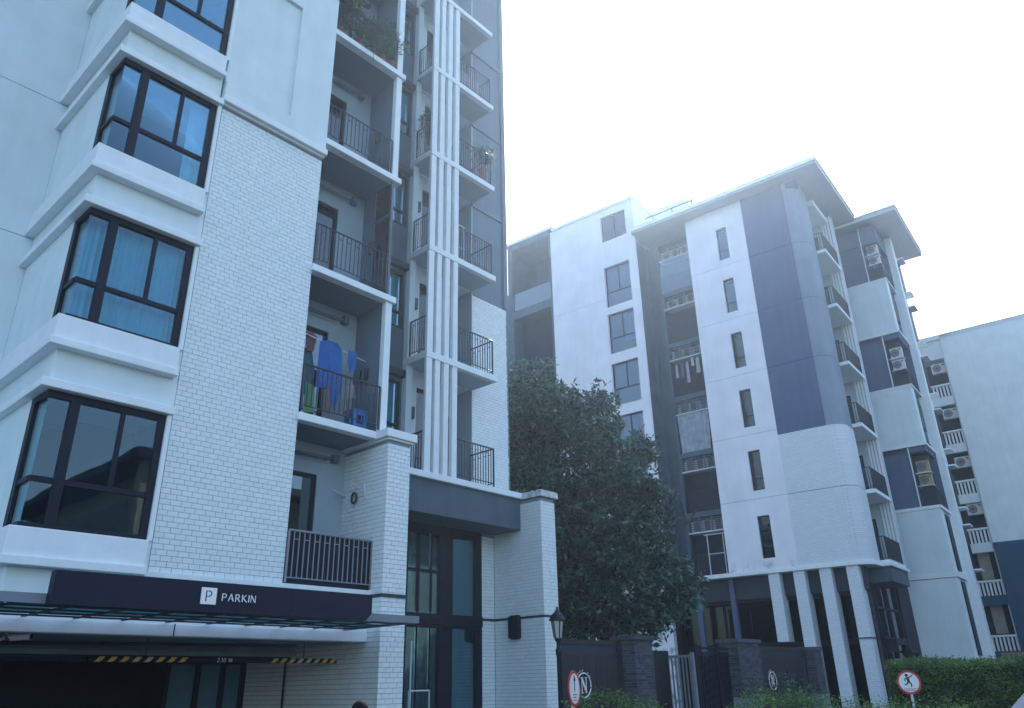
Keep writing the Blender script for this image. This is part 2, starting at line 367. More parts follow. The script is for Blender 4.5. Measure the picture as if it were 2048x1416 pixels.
# pillar at the right of the first balcony
pb = MB(); pb.box(8.92, 9.43, 11.17, 12.5, 0, 5.93); pb.box(8.93, 9.42, 12.5, 16, 0, 2.9); pb.build('brick_pillar_backing', MORTAR, LB)
bricks('v', 11.15, 8.90, 9.445, .04, 5.93); bricks('u', 8.90, 11.16, 12.5, 2.5, 5.93); 
pc = MB(); pc.box(8.80, 9.54, 11.06, 12.6, 5.97, 6.13); pc.box(8.86, 9.49, 11.11, 12.5, 5.93, 5.97); pc.build('pillar_cap', WHITE2, LB)
ps = MB(); ps.box(8.88, 9.46, 11.125, 12.3, 3.07, 3.13); ps.build('dark_strip', GREYD, LB)
# dark recessed facade between the balconies and the wing
dk = wall('v', 13.9, 8.9, 11.43, 5.5, 27, holes=[(10.0, 11.38, z + .82, z + 2.42) for z in ZF[1:7]], th=.3); dk.build('dark_facade', GREY, LB)
for k in range(1, 6):
    z = ZF[k]
    window(LB, 'v', 13.9, 10.0, 11.38, z + .82, z + 2.42, rec=.02, cols=(10.7,), rows=(z + 1.28,), fw=.07, low_single=True, gm=GL)
    MB().box(9.4, 11.42, 13.76, 13.93, z + 2.5, z + 2.68).build('dark_moulding', GREYD, LB)
curtain('curtain', curtain_mesh('v', 14.03, 10.05, 11.33, ZF[2] + .85, ZF[2] + 2.4, waves=12, seed=5), CURTG, (10.6, 14.03, ZF[2] + .85), 'green curtain in the upper of the two green curtained windows by the wing')
curtain('curtain', curtain_mesh('v', 14.03, 10.05, 11.33, ZF[1] + .85, ZF[1] + 2.4, waves=12, seed=6), CURTG, (10.6, 14.03, ZF[1] + .85), 'green curtain in the lower of the two green curtained windows by the wing')
curtain('curtain', curtain_mesh('v', 14.03, 10.05, 11.33, ZF[4] + .85, ZF[4] + 2.4, waves=12, seed=7), CURT, (10.6, 14.03, ZF[4] + .85), 'bright blue curtain in the topmost window right of the plant balcony')
# ---- wing with corner balconies and vertical fins
WX, WY = 11.43, 13.0
MB().box(15.28, 15.34, 13.9, 20, 6.13, 28).box(13.92, 15.3, 13.94, 20, 11.9, 28).build('wing_wall', WINGW, LB)
lw = MB(); lw.box(13.87, 15.3, 13.9, 13.94, 14.9, 15.0).box(13.87, 15.3, 13.9, 13.94, 17.92, 18.0).box(13.87, 15.3, 13.88, 13.94, 20.93, 21.1).box(15.2, 15.36, 13.86, 13.95, 11.9, 28); lw.build('wall_moulding', WINGW, LB)
brick_body('v', 13.9, 13.87, 15.3, 6.13, 11.88, .5, LB, 'brick_wall_backing'); bricks('v', 13.9, 13.87, 15.3, 6.13, 11.88, stuff=True)
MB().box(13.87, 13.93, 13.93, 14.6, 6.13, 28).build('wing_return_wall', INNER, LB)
for k in range(1, 7):
    z = ZF[k]; zt = z + ST - .17
    s = MB(); s.box(WX, 13.92, WY, 13.9, z - .17, z); s.box(WX, 13.86, 13.9, 14.6, z - .165, z - .002)
    if k > 1: s.build('balcony_slab', WHITE2, LB)
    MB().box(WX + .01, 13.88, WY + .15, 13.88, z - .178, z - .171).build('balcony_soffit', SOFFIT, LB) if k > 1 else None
    # inner walls
    wl = wall('v', 13.98, WX + .2, 12.9, z, zt, holes=[(11.95, 12.45, z, z + 2.5)], th=.1); wl.box(WX + .01, WX + .2, 13.74, 14.1, z, zt)
    wl.build('balcony_back_wall', WHITE, LB)
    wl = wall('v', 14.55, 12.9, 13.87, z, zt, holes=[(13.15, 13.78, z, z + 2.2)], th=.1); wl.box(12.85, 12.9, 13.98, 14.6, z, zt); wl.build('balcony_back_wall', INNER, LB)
    window(LB, 'v', 14.55, 13.15, 13.78, z, z + 2.2, rec=.02, fw=.06, gm=GLD, name='balcony_door')
    window(LB, 'v', 13.98, 11.95, 12.45, z, z + 2.5, rec=.02, fw=.04, gm=CURTW and GLC, fm=WHITE2, name='white_framed_window')
    if k < 6:
        if k in (1, 2, 3, 4):
            l = MB(); l.box(11.74, 11.84, 13.86, 13.98, z + 1.55, z + 1.85); l.build('wall_lamp', IRON, LB)
        for i in range(4):
            a = WX + .01 + .29 * i
            MB().box(a, a + (.165 if i else .19), WY + .015, WY + (.14 if i else .10), z, zt).build('vertical_fin', WHITE2, LB)
        railing(LB, [(12.50, WY + .06), (13.80, WY + .06), (13.80, 13.88)], z + .03, z + 1.0, .095, single=k < 4)
        railing(LB, [(WX + .07, WY + .12), (WX + .07, 13.72)], z + .03, z + 1.0, .085, single=k < 4)
roofw = MB(); roofw.box(11.2, 15.6, 12.6, 20, 22.6, 22.9); 
# ---- portico
pt = MB(); pt.box(9.5, 14.80, 12.97, 13.9, 5.98, 6.13); pt.box(9.5, 13.9, 13.9, 15.0, 5.98, 6.1); pt.build('portico_slab', WHITE2, LB)
MB().box(9.45, 14.79, 13.07, 14.02, 5.2, 5.975).build('portico_beam', GREY, LB)
fb_ = MB(); fb_.box(14.82, 15.33, 12.42, 15.5, 0, 5.95); fb_.box(14.3, 14.82, 14.03, 14.5, 0, 5.2); fb_.build('portico_fin_backing', MORTAR, LB)
bricks('u', 14.80, 12.41, 14.02, .04, 5.93); bricks('v', 12.40, 14.80, 15.35, .04, 5.93); bricks('v', 14.02, 14.32, 14.79, .04, 5.15)
# weathered cap with chipped top edge
fc = MB(); fc.box(14.74, 15.42, 12.33, 13.0, 5.97, 6.1); fc.box(14.74, 15.42, 13.0, 15.5, 5.97, 6.11)
rr = random.Random(3); vv = 12.34
while vv < 12.95:
    l = rr.uniform(.05, .16); fc.box(14.75, 15.41, vv, vv + l * .8, 6.1, 6.1 + rr.uniform(.01, .05)); vv += l
fc.build('portico_cap', mat('weathered_cap', (.55, .60, .62), .85, .5, 7, .3, 40), LB)
MB().box(14.785, 15.36, 12.385, 14.02, 3.08, 3.13).box(14.3, 14.785, 13.99, 14.03, 3.08, 3.13).build('dark_strip', GREYD, LB)
fl = MB(); fl.box(14.66, 14.79, 13.14, 13.45, 2.65, 3.14); fl.box(14.70, 14.79, 13.17, 13.42, 2.62, 3.17); fl.build('up_down_wall_light', NAVY, LB)
# entrance glazing: dark frames, transom beam, curtained upper lights, doors with long handles
gz = MB(); c = 14.0
for a, b in ((9.45, 9.62), (10.6, 10.68), (11.80, 11.90), (12.9, 13.32), (14.12, 14.32)): gz.box(a, b, c, c + .12, 0, 5.2)
for a, b in ((12.22, 12.28), (12.62, 12.67)): gz.box(a, b, c + .02, c + .1, 3.2, 5.2)
gz.box(9.45, 14.3, c + .005, c + .115, 5.0, 5.2); gz.box(9.45, 13.3, c + .02, c + .1, 4.08, 4.15); gz.box(9.45, 14.3, c - .05, c + .13, 2.93, 3.16); gz.box(9.45, 14.3, c - .02, c + .1, 2.86, 2.93)
gz.box(13.32, 14.12, c + .02, c + .1, 0, .12)
eg = gz.build('entrance_glazing', FRAME, LB)
for a, b in ((9.62, 10.6), (10.68, 11.8), (11.9, 12.22), (12.28, 12.62), (12.67, 12.9), (13.32, 14.12)):
    MB().box(a, b, c + .05, c + .06, 3.16, 5.0).build('pane', GLP, eg); MB().box(a, b, c + .05, c + .06, .1, 2.86).build('pane', GLP, eg)
curtain('curtain', curtain_mesh('v', 14.25, 13.3, 14.15, 3.2, 5.0, waves=8, seed=8), mat('teal_curtain', (.10, .38, .42), .9), (13.7, 14.25, 3.2), 'dark teal curtain in the right upper pane of the portico')
curtain('curtain', curtain_mesh('v', 14.25, 13.3, 14.15, .1, 2.9, waves=8, seed=9), mat('teal_curtain', (.10, .38, .42), .9), (13.7, 14.25, .1), 'dark teal curtain in the right lower pane of the portico')
for a in (11.72, 11.98):
    h = MB(); h.tube((a, c - .10, 1.0), (a, c - .10, 2.55), .018, 8); h.tube((a, c - .10, 2.45), (a, c + .03, 2.45), .012, 6); h.tube((a, c - .10, 1.12), (a, c + .03, 1.12), .012, 6); h.build('door_handle', STEELW, eg)
MB().box(11.76, 11.86, c - .01, c + .03, 0, 2.86).build('door_stile', FRAME, eg)
hd = MB(); hd.box(12.0, 12.62, c - .03, c, 1.52, 1.55); hd.box(12.0, 12.02, c - .03, c, 1.0, 1.55); hd.box(12.60, 12.62, c - .03, c, 1.0, 1.55); hd.build('door_push_frame', STEELW, eg)
# lobby behind the glass
lb = MB(); lb.box(9.5, 14.5, 15.3, 15.4, .1, 5.2); lb.build('lobby_wall', mat('lobby_wall_teal', (.035, .085, .11), .8, .2, 1), LB); 
# ---- garage
gw = MB(); gw.box(-5, 8.9, 11.5, 11.72, 2.345, 2.512); gw.build('garage_beam', WHITE2, LB)
MB().box(5.43, 5.445, 11.493, 11.5, 2.345, 2.512).build('beam_joint', GREYD, LB)
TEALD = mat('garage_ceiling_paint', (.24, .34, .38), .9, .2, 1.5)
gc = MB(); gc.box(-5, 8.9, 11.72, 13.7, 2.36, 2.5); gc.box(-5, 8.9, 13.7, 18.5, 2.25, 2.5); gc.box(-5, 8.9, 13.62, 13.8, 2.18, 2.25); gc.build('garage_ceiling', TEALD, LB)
gd = MB(); gd.tube((3.6, 13.2, 2.3), (8.0, 12.3, 2.3), .03, 6); gd.tube((3.6, 13.5, 2.15), (8.6, 13.4, 2.15), .02, 6); gd.build('ceiling_pipe', GREYD, LB)
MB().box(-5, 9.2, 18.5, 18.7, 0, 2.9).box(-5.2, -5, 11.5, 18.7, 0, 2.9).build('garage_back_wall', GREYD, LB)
GBR = mat('shaded_side_brick', (.34, .40, .43), .7, .06, 6, .1, 50, island=.12)
bricks('u', 8.90, 11.16, 15.4, .04, 2.5)
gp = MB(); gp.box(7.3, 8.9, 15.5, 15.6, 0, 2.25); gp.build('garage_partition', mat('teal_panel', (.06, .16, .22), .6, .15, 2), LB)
for a in (7.25, 7.86, 8.38, 8.82): MB().box(a, a + .09, 15.42, 15.5, 0, 2.25).build('partition_post', FRAME, LB)
MB().box(7.25, 8.9, 15.40, 15.5, 2.1, 2.2).build('partition_rail', FRAME, LB)
MB().tube((8.84, 13.9, 0), (8.84, 13.9, 2.3), .022, 8).tube((8.84, 13.9, 2.28), (7.4, 13.9, 2.28), .02, 8).build('drain_pipe', FRAME, LB)

# ---- bricks: the 300 largest in view as parts, the rest joined
def place_bricks(root, lst, fr, m_one, m_all, n=300):
    def dist(b):
        face, c, a0, a1, z, H, stf = b; a = (a0 + a1) / 2; u, v = (a, c) if face == 'v' else (c, a)
        cosv = (v if face == 'v' else u) / math.sqrt(u * u + v * v + (z - 1.6) ** 2)
        hidden = stf or z < 1.2 or (face == 'u' and (v > 12.4 or z < 2.6)) or a1 - a0 < .14 or (c == 14.02)
        return 1e9 if hidden else math.sqrt(u * u + v * v + (z - 1.6) ** 2) / cosv ** .5
    lst.sort(key=dist); cache = {}; org = ORG[root.name]; J = .007; rr = random.Random(5)
    rest = MB()
    def geom(mb, face, c, a0, a1, z, H, dz=0., dp=0.):
        mb.fb(face, c, a0 + J * .5, a1 - J * .5, dp, .02, z + J * .5, z + H - J * .5)
    for i, (face, c, a0, a1, z, H, stf) in enumerate(lst):
        dp = rr.uniform(-.002, .0025)
        if i < n:
            key = (face, round(a1 - a0, 3))
            if key not in cache:
                mb = MB(); geom(mb, face, 0, -(a1 - a0) / 2, (a1 - a0) / 2, 0, H); me = mb.mesh('brick'); me.materials.append(m_one); cache[key] = me
            q = bpy.data.objects.new('brick', cache[key]); link(q, root); am = (a0 + a1) / 2
            q.location = (am - org[0], c + dp - org[1], z) if face == 'v' else (c + dp - org[0], am - org[1], z)
        else: geom(rest, face, c, a0, a1, z, H, dp=dp)
    tag(rest.build('brickwork', m_all, root), kind='stuff')
place_bricks(LB, BR, FL, BRICKO, BRICKW)

# ---- parking canopy with glass soffit
CV0, CV1, CU1 = 9.6, 11.48, 8.42
CP = thing('parking_canopy', FL, (3.0, 11.5, 2.5), 'grey steel and glass canopy over the garage entrance', 'canopy')
f = MB(); f.box(-4, CU1, CV0, CV0 + .05, 2.515, 2.62); f.box(CU1 - .05, CU1, CV0 + .05, CV1, 2.515, 2.62); f.build('fascia', mat('canopy_steel', (.16, .20, .24), .5, .1, 4), CP)
f = MB()
for v in (9.98, 10.42, 10.86, 11.25): f.box(-4, CU1 - .05, v - .015, v + .015, 2.517, 2.538)
u = -4
while u < CU1 - .3: f.box(u - .02, u + .02, CV0 + .05, CV1, 2.519, 2.540); u += .62
f.build('frame_bars', mat('canopy_bars', (.03, .045, .065), .5), CP)
CG = bpy.data.materials.new('frosted_teal_glass'); CG.use_nodes = True; t = CG.node_tree
tl_ = t.nodes.new('ShaderNodeBsdfTranslucent'); tl_.inputs[0].default_value = (.22, .44, .48, 1); ad_ = t.nodes.new('ShaderNodeMixShader'); ad_.inputs[0].default_value = .7
t.nodes['Principled BSDF'].inputs['Base Color'].default_value = (.15, .25, .27, 1); t.links.new(t.nodes['Principled BSDF'].outputs[0], ad_.inputs[1]); t.links.new(tl_.outputs[0], ad_.inputs[2]); t.links.new(ad_.outputs[0], t.nodes['Material Output'].inputs[0])
me = MB().box(0, .57, 0, .40, 0, .012).mesh('glass_panel'); me.materials.append(CG)
u = -4; org = ORG[CP.name]
while u < CU1 - .3:
    for v in (9.66, 10.0, 10.44, 10.86):
        q = bpy.data.objects.new('glass_panel', me); link(q, CP); q.location = (u + .025 - org[0], v - org[1] + .01, 2.545 - org[2])
    u += .62
# z offset: canopy origin sits at z 2.5
# ---- parking sign
PS = thing('parking_sign', FL, (3.07, 9.55, 2.5), 'long navy parking sign with white letters on the front of the canopy', 'sign')
sg = MB(); prof = [(3.07, 2.50), (7.28, 2.50), (7.38, 2.60), (7.38, 2.86), (3.07, 2.86)]
sg.extrude(prof, lambda a, b, t: (a, t, b), 9.46, 9.6); sg.build('panel', NAVY, PS, fix=True)
MB().box(5.0, 5.004, 9.457, 9.46, 2.5, 2.86).box(6.05, 6.054, 9.457, 9.46, 2.5, 2.86).build('panel_joint', GREYD, PS)
def text_obj(s, size, name, m, parent, pos, rotz=0, depth=.006, width=1., spacing=1., shear=0., rotx=math.pi / 2, align='LEFT'):
    cu = bpy.data.curves.new('txt', 'FONT'); cu.body = s; cu.size = size; cu.extrude = depth; cu.space_character = spacing; cu.shear = shear; cu.align_x = align
    t = bpy.data.objects.new('txt', cu); C.objects.link(t); dg = bpy.context.evaluated_depsgraph_get()
    me = bpy.data.meshes.new_from_object(t.evaluated_get(dg)); bpy.data.objects.remove(t); bpy.data.curves.remove(cu)
    for v in me.vertices: v.co.x *= width
    me.materials.clear(); me.materials.append(m); o = bpy.data.objects.new(name, me); link(o, parent); o.rotation_euler = (rotx, 0, rotz)
    org = ORG[parent.name]; o.location = (pos[0] - org[0], pos[1] - org[1], pos[2] - org[2]); return o
def pxu(px): return None
PL = MB().box(4.745, 4.945, 9.448, 9.46, 2.593, 2.79).build('letter_plate', LETT, PS)
# the P on the plate: humanist, thin strokes
def strokes(parent, name, m, fn, segs, wd=.01, t0=0, t1=.004):
    mb = MB()
    for (x0, y0, x1, y1, *ww) in segs:
        hw = (ww[0] if ww else wd) / 2; dx, dy = x1 - x0, y1 - y0; L = math.hypot(dx, dy); nx, ny = -dy / L * hw, dx / L * hw
        mb.extrude([(x0 - nx, y0 - ny), (x1 - nx, y1 - ny), (x1 + nx, y1 + ny), (x0 + nx, y0 + ny)], fn, t0, t1)
    return mb.build(name, m, parent, fix=True)
def arc(cx, cy, rx, ry, a0, a1, n=8, wv=.01):
    P = [(cx + rx * math.cos(R(a0 + (a1 - a0) * i / n)), cy + ry * math.sin(R(a0 + (a1 - a0) * i / n))) for i in range(n + 1)]
    return [(P[i][0], P[i][1], P[i + 1][0], P[i + 1][1], wv) for i in range(n)]
NAVYL = mat('navy_lettering', (.012, .03, .06), .5)
strokes(PS, 'letter', NAVYL, lambda a, b, t: (4.81 + a, 9.448 - t, 2.625 + b), [(0, 0, 0, .13, .013), (-.002, .125, .035, .125, .008), (-.002, .062, .035, .062, .008)] + arc(.035, .0935, .032, .0315, 90, -90, 8, .012))
def letters(parent, name, m, word, x, y, z, H, scale=1., adv=1.):
    G = {'P': (.75, [(0, 0, 0, 1, .13), (0, .96, .3, .96, .08), (0, .46, .3, .46, .08)] + arc(.3, .71, .27, .25, 90, -90, 7, .12)),
         'A': (.95, [(0, 0, .4, 1, .09), (.4, 1, .8, 0, .14), (.14, .33, .66, .33, .07)]),
         'R': (.85, [(0, 0, 0, 1, .13), (0, .96, .28, .96, .08), (0, .47, .28, .47, .08), (.25, .47, .68, 0, .13)] + arc(.28, .715, .25, .245, 90, -90, 7, .12)),
         'K': (.85, [(0, 0, 0, 1, .13), (.04, .45, .6, 1, .08), (.14, .53, .72, 0, .13)]),
         'I': (.28, [(0, 0, 0, 1, .13)]), 'N': (.95, [(0, 0, 0, 1, .08), (0, 1, .7, 0, .13), (.7, 0, .7, 1, .08)]),
         'M': (1.1, [(0, 0, .08, 1, .08), (.08, 1, .42, .05, .12), (.42, .05, .78, 1, .07), (.78, 1, .86, 0, .13)]),
         '2': (.75, arc(.28, .72, .25, .25, 160, -40, 8, .1) + [(.47, .56, .02, .05, .09), (0, .05, .56, .05, .1)]),
         '1': (.5, [(.15, 0, .15, 1, .12), (.15, 1, -.02, .85, .07)]), '0': (.8, arc(.28, .5, .27, .46, 0, 360, 14, .1)), '.': (.35, [(.05, 0, .05, .12, .12)]), ' ': (.5, [])}
    for ch in word:
        wd, sg = G[ch]
        if sg: strokes(parent, name, m, (lambda xo: lambda a, b, t: (xo + a * H * scale, y - t, z + b * H))(x), [(q[0], q[1], q[2], q[3], q[4]) for q in sg], t1=.006)
        x += wd * H * scale * adv
# strokes use widths in glyph units, so the mapping scales them together with the letter
letters(PS, 'letter', LETT, 'PARKIN', 5.03, 9.46, 2.645, .088, 1.0, 1.22)

# ---- height limit bar
HB = thing('height_limit_bar', FL, (4.6, 12.3, 2.0), 'hanging dark clearance bar with yellow stripes at both ends', 'clearance bar')
MB().tube((4.62, 12.3, 2.062), (8.84, 12.3, 2.062), .04, 12).build('bar', NAVY, HB)
for a in (5.44, 8.17): MB().tube((a, 12.3, 2.09), (a, 12.3, 2.36), .006, 6).build('suspension_rod', GREYD, HB)
for x0, x1, n in ((4.70, 6.02, 8), (7.52, 8.76, 8)):
    for i in range(n):
        a = x0 + (x1 - x0) * i / (n - .5); m = MB(); N_ = 5; r = .0412; w_ = .085
        for j in range(N_ + 1):
            th = R(-62 + 124 * j / N_); zz = 2.062 + r * math.sin(th); vv = 12.3 - r * math.cos(th); sh = .075 * (j / N_)
            m.v += [(a + sh, vv, zz), (a + sh + w_, vv, zz)]
        for j in range(N_): m.f.append((2 * j, 2 * j + 1, 2 * j + 3, 2 * j + 2))
        m.build('stripe', YELP if i not in (3, 4) else mat('pale_stripe', (.5, .5, .36), .6, .2, 30), HB)
letters(HB, 'letter', LETT, '2.10 M', 6.56, 12.254, 2.030, .062, 1.0, 1.1)
# ---- security camera under the beam
SC = thing('security_camera', FL, (3.62, 11.9, 2.3), 'small white security camera under the beam at the left of the garage', 'security camera')
MB().tube((3.50, 11.95, 2.30), (3.68, 11.78, 2.31), .04, 12).build('housing', STEELW, SC); MB().tube((3.675, 11.785, 2.308), (3.69, 11.77, 2.308), .034, 12).build('lens', BLACKP, SC)
MB().tube((3.5, 11.98, 2.30), (3.46, 12.05, 2.36), .016, 8).tube((3.46, 12.05, 2.30), (3.3, 12.1, 2.22), .02, 6).build('bracket', STEELW, SC)
MB().box(3.1, 3.35, 11.9, 12.3, 2.0, 2.36).build('junction_box', GREYD, SC)

# ---- laundry, stool, plants on the left block
G_L = 'clothes drying on the balconies'
def cloth(pts, v, name, m, label, seed=0, fr=FL, amp=.03, group=G_L):
    """garment outline (u,z) as a thick gently waved sheet"""
    us = [p[0] for p in pts]; zs = [p[1] for p in pts]; o = ((min(us) + max(us)) / 2, v, min(zs)); mb = MB()
    mb.extrude(pts, lambda a, b, t: (a, v + t + amp * math.sin(a * 23 + seed) * (1 - .3 * math.sin(b * 5)), b), -.006, .006)
    q = one(name, mb, m, fr, o, label, 'laundry', group); return q
cb = mat('blue_cloth', (.012, .11, .36), .9, .15, 12)
z1 = ZF[1]
rod = one('drying_rod', MB().tube((7.16, 11.9, z1 + 1.78), (8.85, 11.95, z1 + 1.62), .012, 6), STEELW, FL, (8, 11.9, z1 + 1.7), 'thin drying rod across the second lowest balcony', 'drying rod')
cloth([(7.72, 7.84), (7.86, 7.9), (8.1, 7.9), (8.24, 7.8), (8.27, 6.95), (8.16, 6.55), (8.02, 6.58), (7.98, 6.9), (7.70, 6.9)], 11.9, 'blue_shirt', cb, 'large bright blue garment hanging on the drying rod', 1)
cloth([(8.40, 7.86), (8.58, 7.84), (8.55, 7.45), (8.46, 7.38), (8.38, 7.6)], 11.9, 'blue_cloth', cb, 'small blue cloth hanging alone right of the large blue garment', 2)
cloth([(7.40, 7.95), (7.52, 8.0), (7.66, 7.93), (7.62, 7.6), (7.44, 7.55)], 11.95, 'red_garment', mat('red_cloth', (.12, .05, .06), .9), 'dull red garment hanging at the left end of the rod', 3)
cloth([(7.34, 7.62), (7.6, 7.66), (7.68, 7.2), (7.60, 6.7), (7.36, 6.7)], 12.0, 'teal_garment', mat('teal_cloth', (.03, .10, .13), .9), 'teal garment hanging under the red one', 4)
cloth([(7.36, 6.85), (7.56, 6.82), (7.60, 6.3), (7.36, 6.25)], 11.75, 'green_garment', mat('green_cloth', (.08, .24, .12), .9), 'light green garment low behind the balcony bars', 5)
cloth([(7.88, 6.95), (7.98, 6.98), (8.03, 6.4), (7.92, 6.4)], 11.85, 'pink_garment', mat('pink_cloth', (.24, .11, .11), .9), 'pink garment low behind the bars beneath the large blue one', 6)
cloth([(8.36, 7.15), (8.55, 7.12), (8.58, 6.85), (8.38, 6.85)], 11.85, 'grey_garment', mat('grey_cloth', (.28, .28, .26), .9), 'pale grey garment behind the bars above the stool', 7)
cloth([(8.38, 6.8), (8.48, 6.78), (8.46, 6.4), (8.40, 6.4)], 11.85, 'orange_garment', mat('orange_cloth', (.22, .13, .07), .9), 'thin orange garment next to the blue stool', 8)
st = thing('plastic_stool', FL, (8.62, 11.85, z1), 'bright blue plastic stool standing behind the balcony bars', 'stool')
sb = mat('blue_plastic', (.01, .14, .42), .4, .05, 5)
MB().box(8.46, 8.78, 11.7, 12.0, z1 + .42, z1 + .46).box(8.47, 8.77, 11.71, 11.99, z1 + .36, z1 + .42).build('seat', sb, st)
for i, (a, b) in enumerate(((8.46, 11.7), (8.70, 11.7), (8.46, 11.94), (8.70, 11.94))): MB().box(a, a + .08, b, b + .06, z1, z1 + .36).build('leg', sb, st)
MB().box(8.47, 8.77, 11.71, 11.73, z1 + .12, z1 + .17).build('stretcher', sb, st)
# hose reel and small rods on the brick side wall of the lowest balcony
hr = thing('hose_reel', FL, (8.85, 12.05, 4.8), 'small dark coiled hose hung on the brick side wall of the lowest balcony', 'hose')
m = MB(); n = 14
for i in range(n):
    a0, a1 = 2 * math.pi * i / n, 2 * math.pi * (i + 1) / n; m.tube((8.84, 12.05 + .075 * math.cos(a0), 4.95 + .10 * math.sin(a0)), (8.84, 12.05 + .075 * math.cos(a1), 4.95 + .10 * math.sin(a1)), .022, 6)
m.build('coil', GREYD, hr)
tr_ = thing('towel_rack', FL, (8.85, 12.0, 5.0), 'white folding rack arms sticking out of the brick side wall', 'rack')
MB().tube((8.88, 12.4, 5.05), (8.55, 12.35, 5.12), .012, 6).tube((8.88, 12.35, 4.85), (8.88, 12.35, 5.08), .012, 6).build('arm', STEELW, tr_)
MB().tube((8.88, 11.95, 5.12), (8.62, 11.9, 5.22), .012, 6).tube((8.88, 11.75, 4.9), (8.88, 11.8, 5.2), .012, 6).build('arm', STEELW, tr_)

# ---- leaves
def leafcloud(name, mat_, parent, centers, radii, per, size, aspect=2.2, shell=.55, seed=1, flat=1., droop=0., org=(0, 0, 0), weights=None, tri=False, clump=.16, upr_=.7):
    """small leaf quads in twig clumps, spread through the outer part of ellipsoid lobes"""
    g = np.random.default_rng(seed); P = []
    for i, (c, r) in enumerate(zip(centers, radii)):
        r = np.array(r, float) * np.ones(3); n = per[i] if isinstance(per, (list, tuple)) else per; nt_ = max(1, n // 26)
        d = g.normal(size=(nt_, 3)); d /= np.linalg.norm(d, axis=1)[:, None]; rad = shell + (1.08 - shell) * g.random(nt_) ** .7 + .22 * (g.random(nt_) > .93) * g.random(nt_)
        rad *= 1 + .16 * np.sin(d[:, 0] * 5 + i) * np.sin(d[:, 2] * 6 + 2 * i) + .10 * g.normal(size=nt_)
        t = np.array(c) + d * rad[:, None] * r
        q = np.repeat(t, 26, axis=0) + g.normal(size=(nt_ * 26, 3)) * clump * np.array([1, 1, .8]); P.append(q)
    P = np.concatenate(P); n = len(P)
    nn = g.normal(size=(n, 3)) * upr_; nn[:, 2] += 1; nn /= np.linalg.norm(nn, axis=1)[:, None]      # leaf faces lean to the light
    a = g.normal(size=(n, 3)); a -= (a * nn).sum(1)[:, None] * nn; a /= np.linalg.norm(a, axis=1)[:, None]; b = np.cross(nn, a)
    s = size * (.6 + .8 * g.random(n))[:, None]
    v = np.stack([P, P + a * s * .5 + b * s / aspect * .5, P + a * s, P + a * s * .5 - b * s / aspect * .5], 1).reshape(-1, 3) - np.array(org)
    me = bpy.data.meshes.new(name); me.vertices.add(4 * n); me.vertices.foreach_set('co', v.ravel()); me.loops.add(4 * n); me.loops.foreach_set('vertex_index', np.arange(4 * n))
    me.polygons.add(n); me.polygons.foreach_set('loop_start', np.arange(n) * 4); me.polygons.foreach_set('loop_total', np.full(n, 4)); me.update(); me.validate()
    me.materials.append(mat_); o = bpy.data.objects.new(name, me); link(o, parent); return o
def leafmat(name, c0, c1, gloss=.45):
    m = bpy.data.materials.new(name); m.use_nodes = True; t = m.node_tree; N = t.nodes; L = t.links; b = N['Principled BSDF']
    ge = N.new('ShaderNodeNewGeometry'); cr = N.new('ShaderNodeMix'); cr.data_type = 'RGBA'; cr.inputs[6].default_value = (*c0, 1); cr.inputs[7].default_value = (*c1, 1)
    tc = N.new('ShaderNodeTexCoord'); no = N.new('ShaderNodeTexNoise'); no.inputs['Scale'].default_value = 1.6; no.inputs['Detail'].default_value = 5; L.new(tc.outputs['Object'], no.inputs[0])
    rm_ = N.new('ShaderNodeMapRange'); rm_.inputs[1].default_value = .36; rm_.inputs[2].default_value = .66; L.new(no.outputs[0], rm_.inputs[0]); ad = N.new('ShaderNodeMath'); ad.operation = 'MULTIPLY'; L.new(ge.outputs['Random Per Island'], ad.inputs[0]); L.new(rm_.outputs[0], ad.inputs[1]); a2 = N.new('ShaderNodeMath'); a2.operation = 'MULTIPLY'; a2.inputs[1].default_value = 1.5; a2.use_clamp = True; L.new(ad.outputs[0], a2.inputs[0])
    L.new(a2.outputs[0], cr.inputs[0]); L.new(cr.outputs[2], b.inputs['Base Color']); b.inputs['Roughness'].default_value = gloss
    tl = N.new('ShaderNodeBsdfTranslucent'); L.new(cr.outputs[2], tl.inputs[0]); mx = N.new('ShaderNodeMixShader'); mx.inputs[0].default_value = .25
    L.new(b.outputs[0], mx.inputs[1]); L.new(tl.outputs[0], mx.inputs[2]); L.new(mx.outputs[0], N['Material Output'].inputs[0]); return m
LEAF = leafmat('dark_glossy_leaves', (.005, .030, .027), (.085, .22, .14), .30)
LEAFH = leafmat('hedge_leaves', (.035, .10, .02), (.16, .30, .07), .55)
LEAFB = leafmat('bright_bush_leaves', (.04, .13, .03), (.12, .28, .05), .5)
LEAFP = leafmat('plant_leaves', (.03, .08, .05), (.12, .22, .09), .45)
BARK = mat('bark', (.06, .05, .042), .95, .3, 8, .5, 30)
TERRA = mat('terracotta_pot', (.26, .12, .07), .8, .1, 6)
def potted(fr, u, v, z, r, h, label, seed, n=260, size=.13, lobe=None, parent=None):
    org = (u, v, z); t = thing('potted_plant', fr, org, label, 'plant', 'plants on the balconies')
    MB().lathe((u, v, z), [(.09, 0), (.13, .22), (.14, .24)], 12).build('pot', TERRA, t)
    st_ = MB(); rr = random.Random(seed)
    for i in range(5): st_.tube((u, v, z + .2), (u + rr.uniform(-.5, .5) * r, v + rr.uniform(-.3, .3) * r, z + h * rr.uniform(.6, .95)), .012, 5, .005)
    st_.build('stem', BARK, t)
    leafcloud('foliage', LEAFP, t, [(u, v, z + h * .75)], [(r, r * .7, h * .42)], n, size, 4.5, .15, seed, org=org, clump=.09)
    return t
zt = ZF[4]
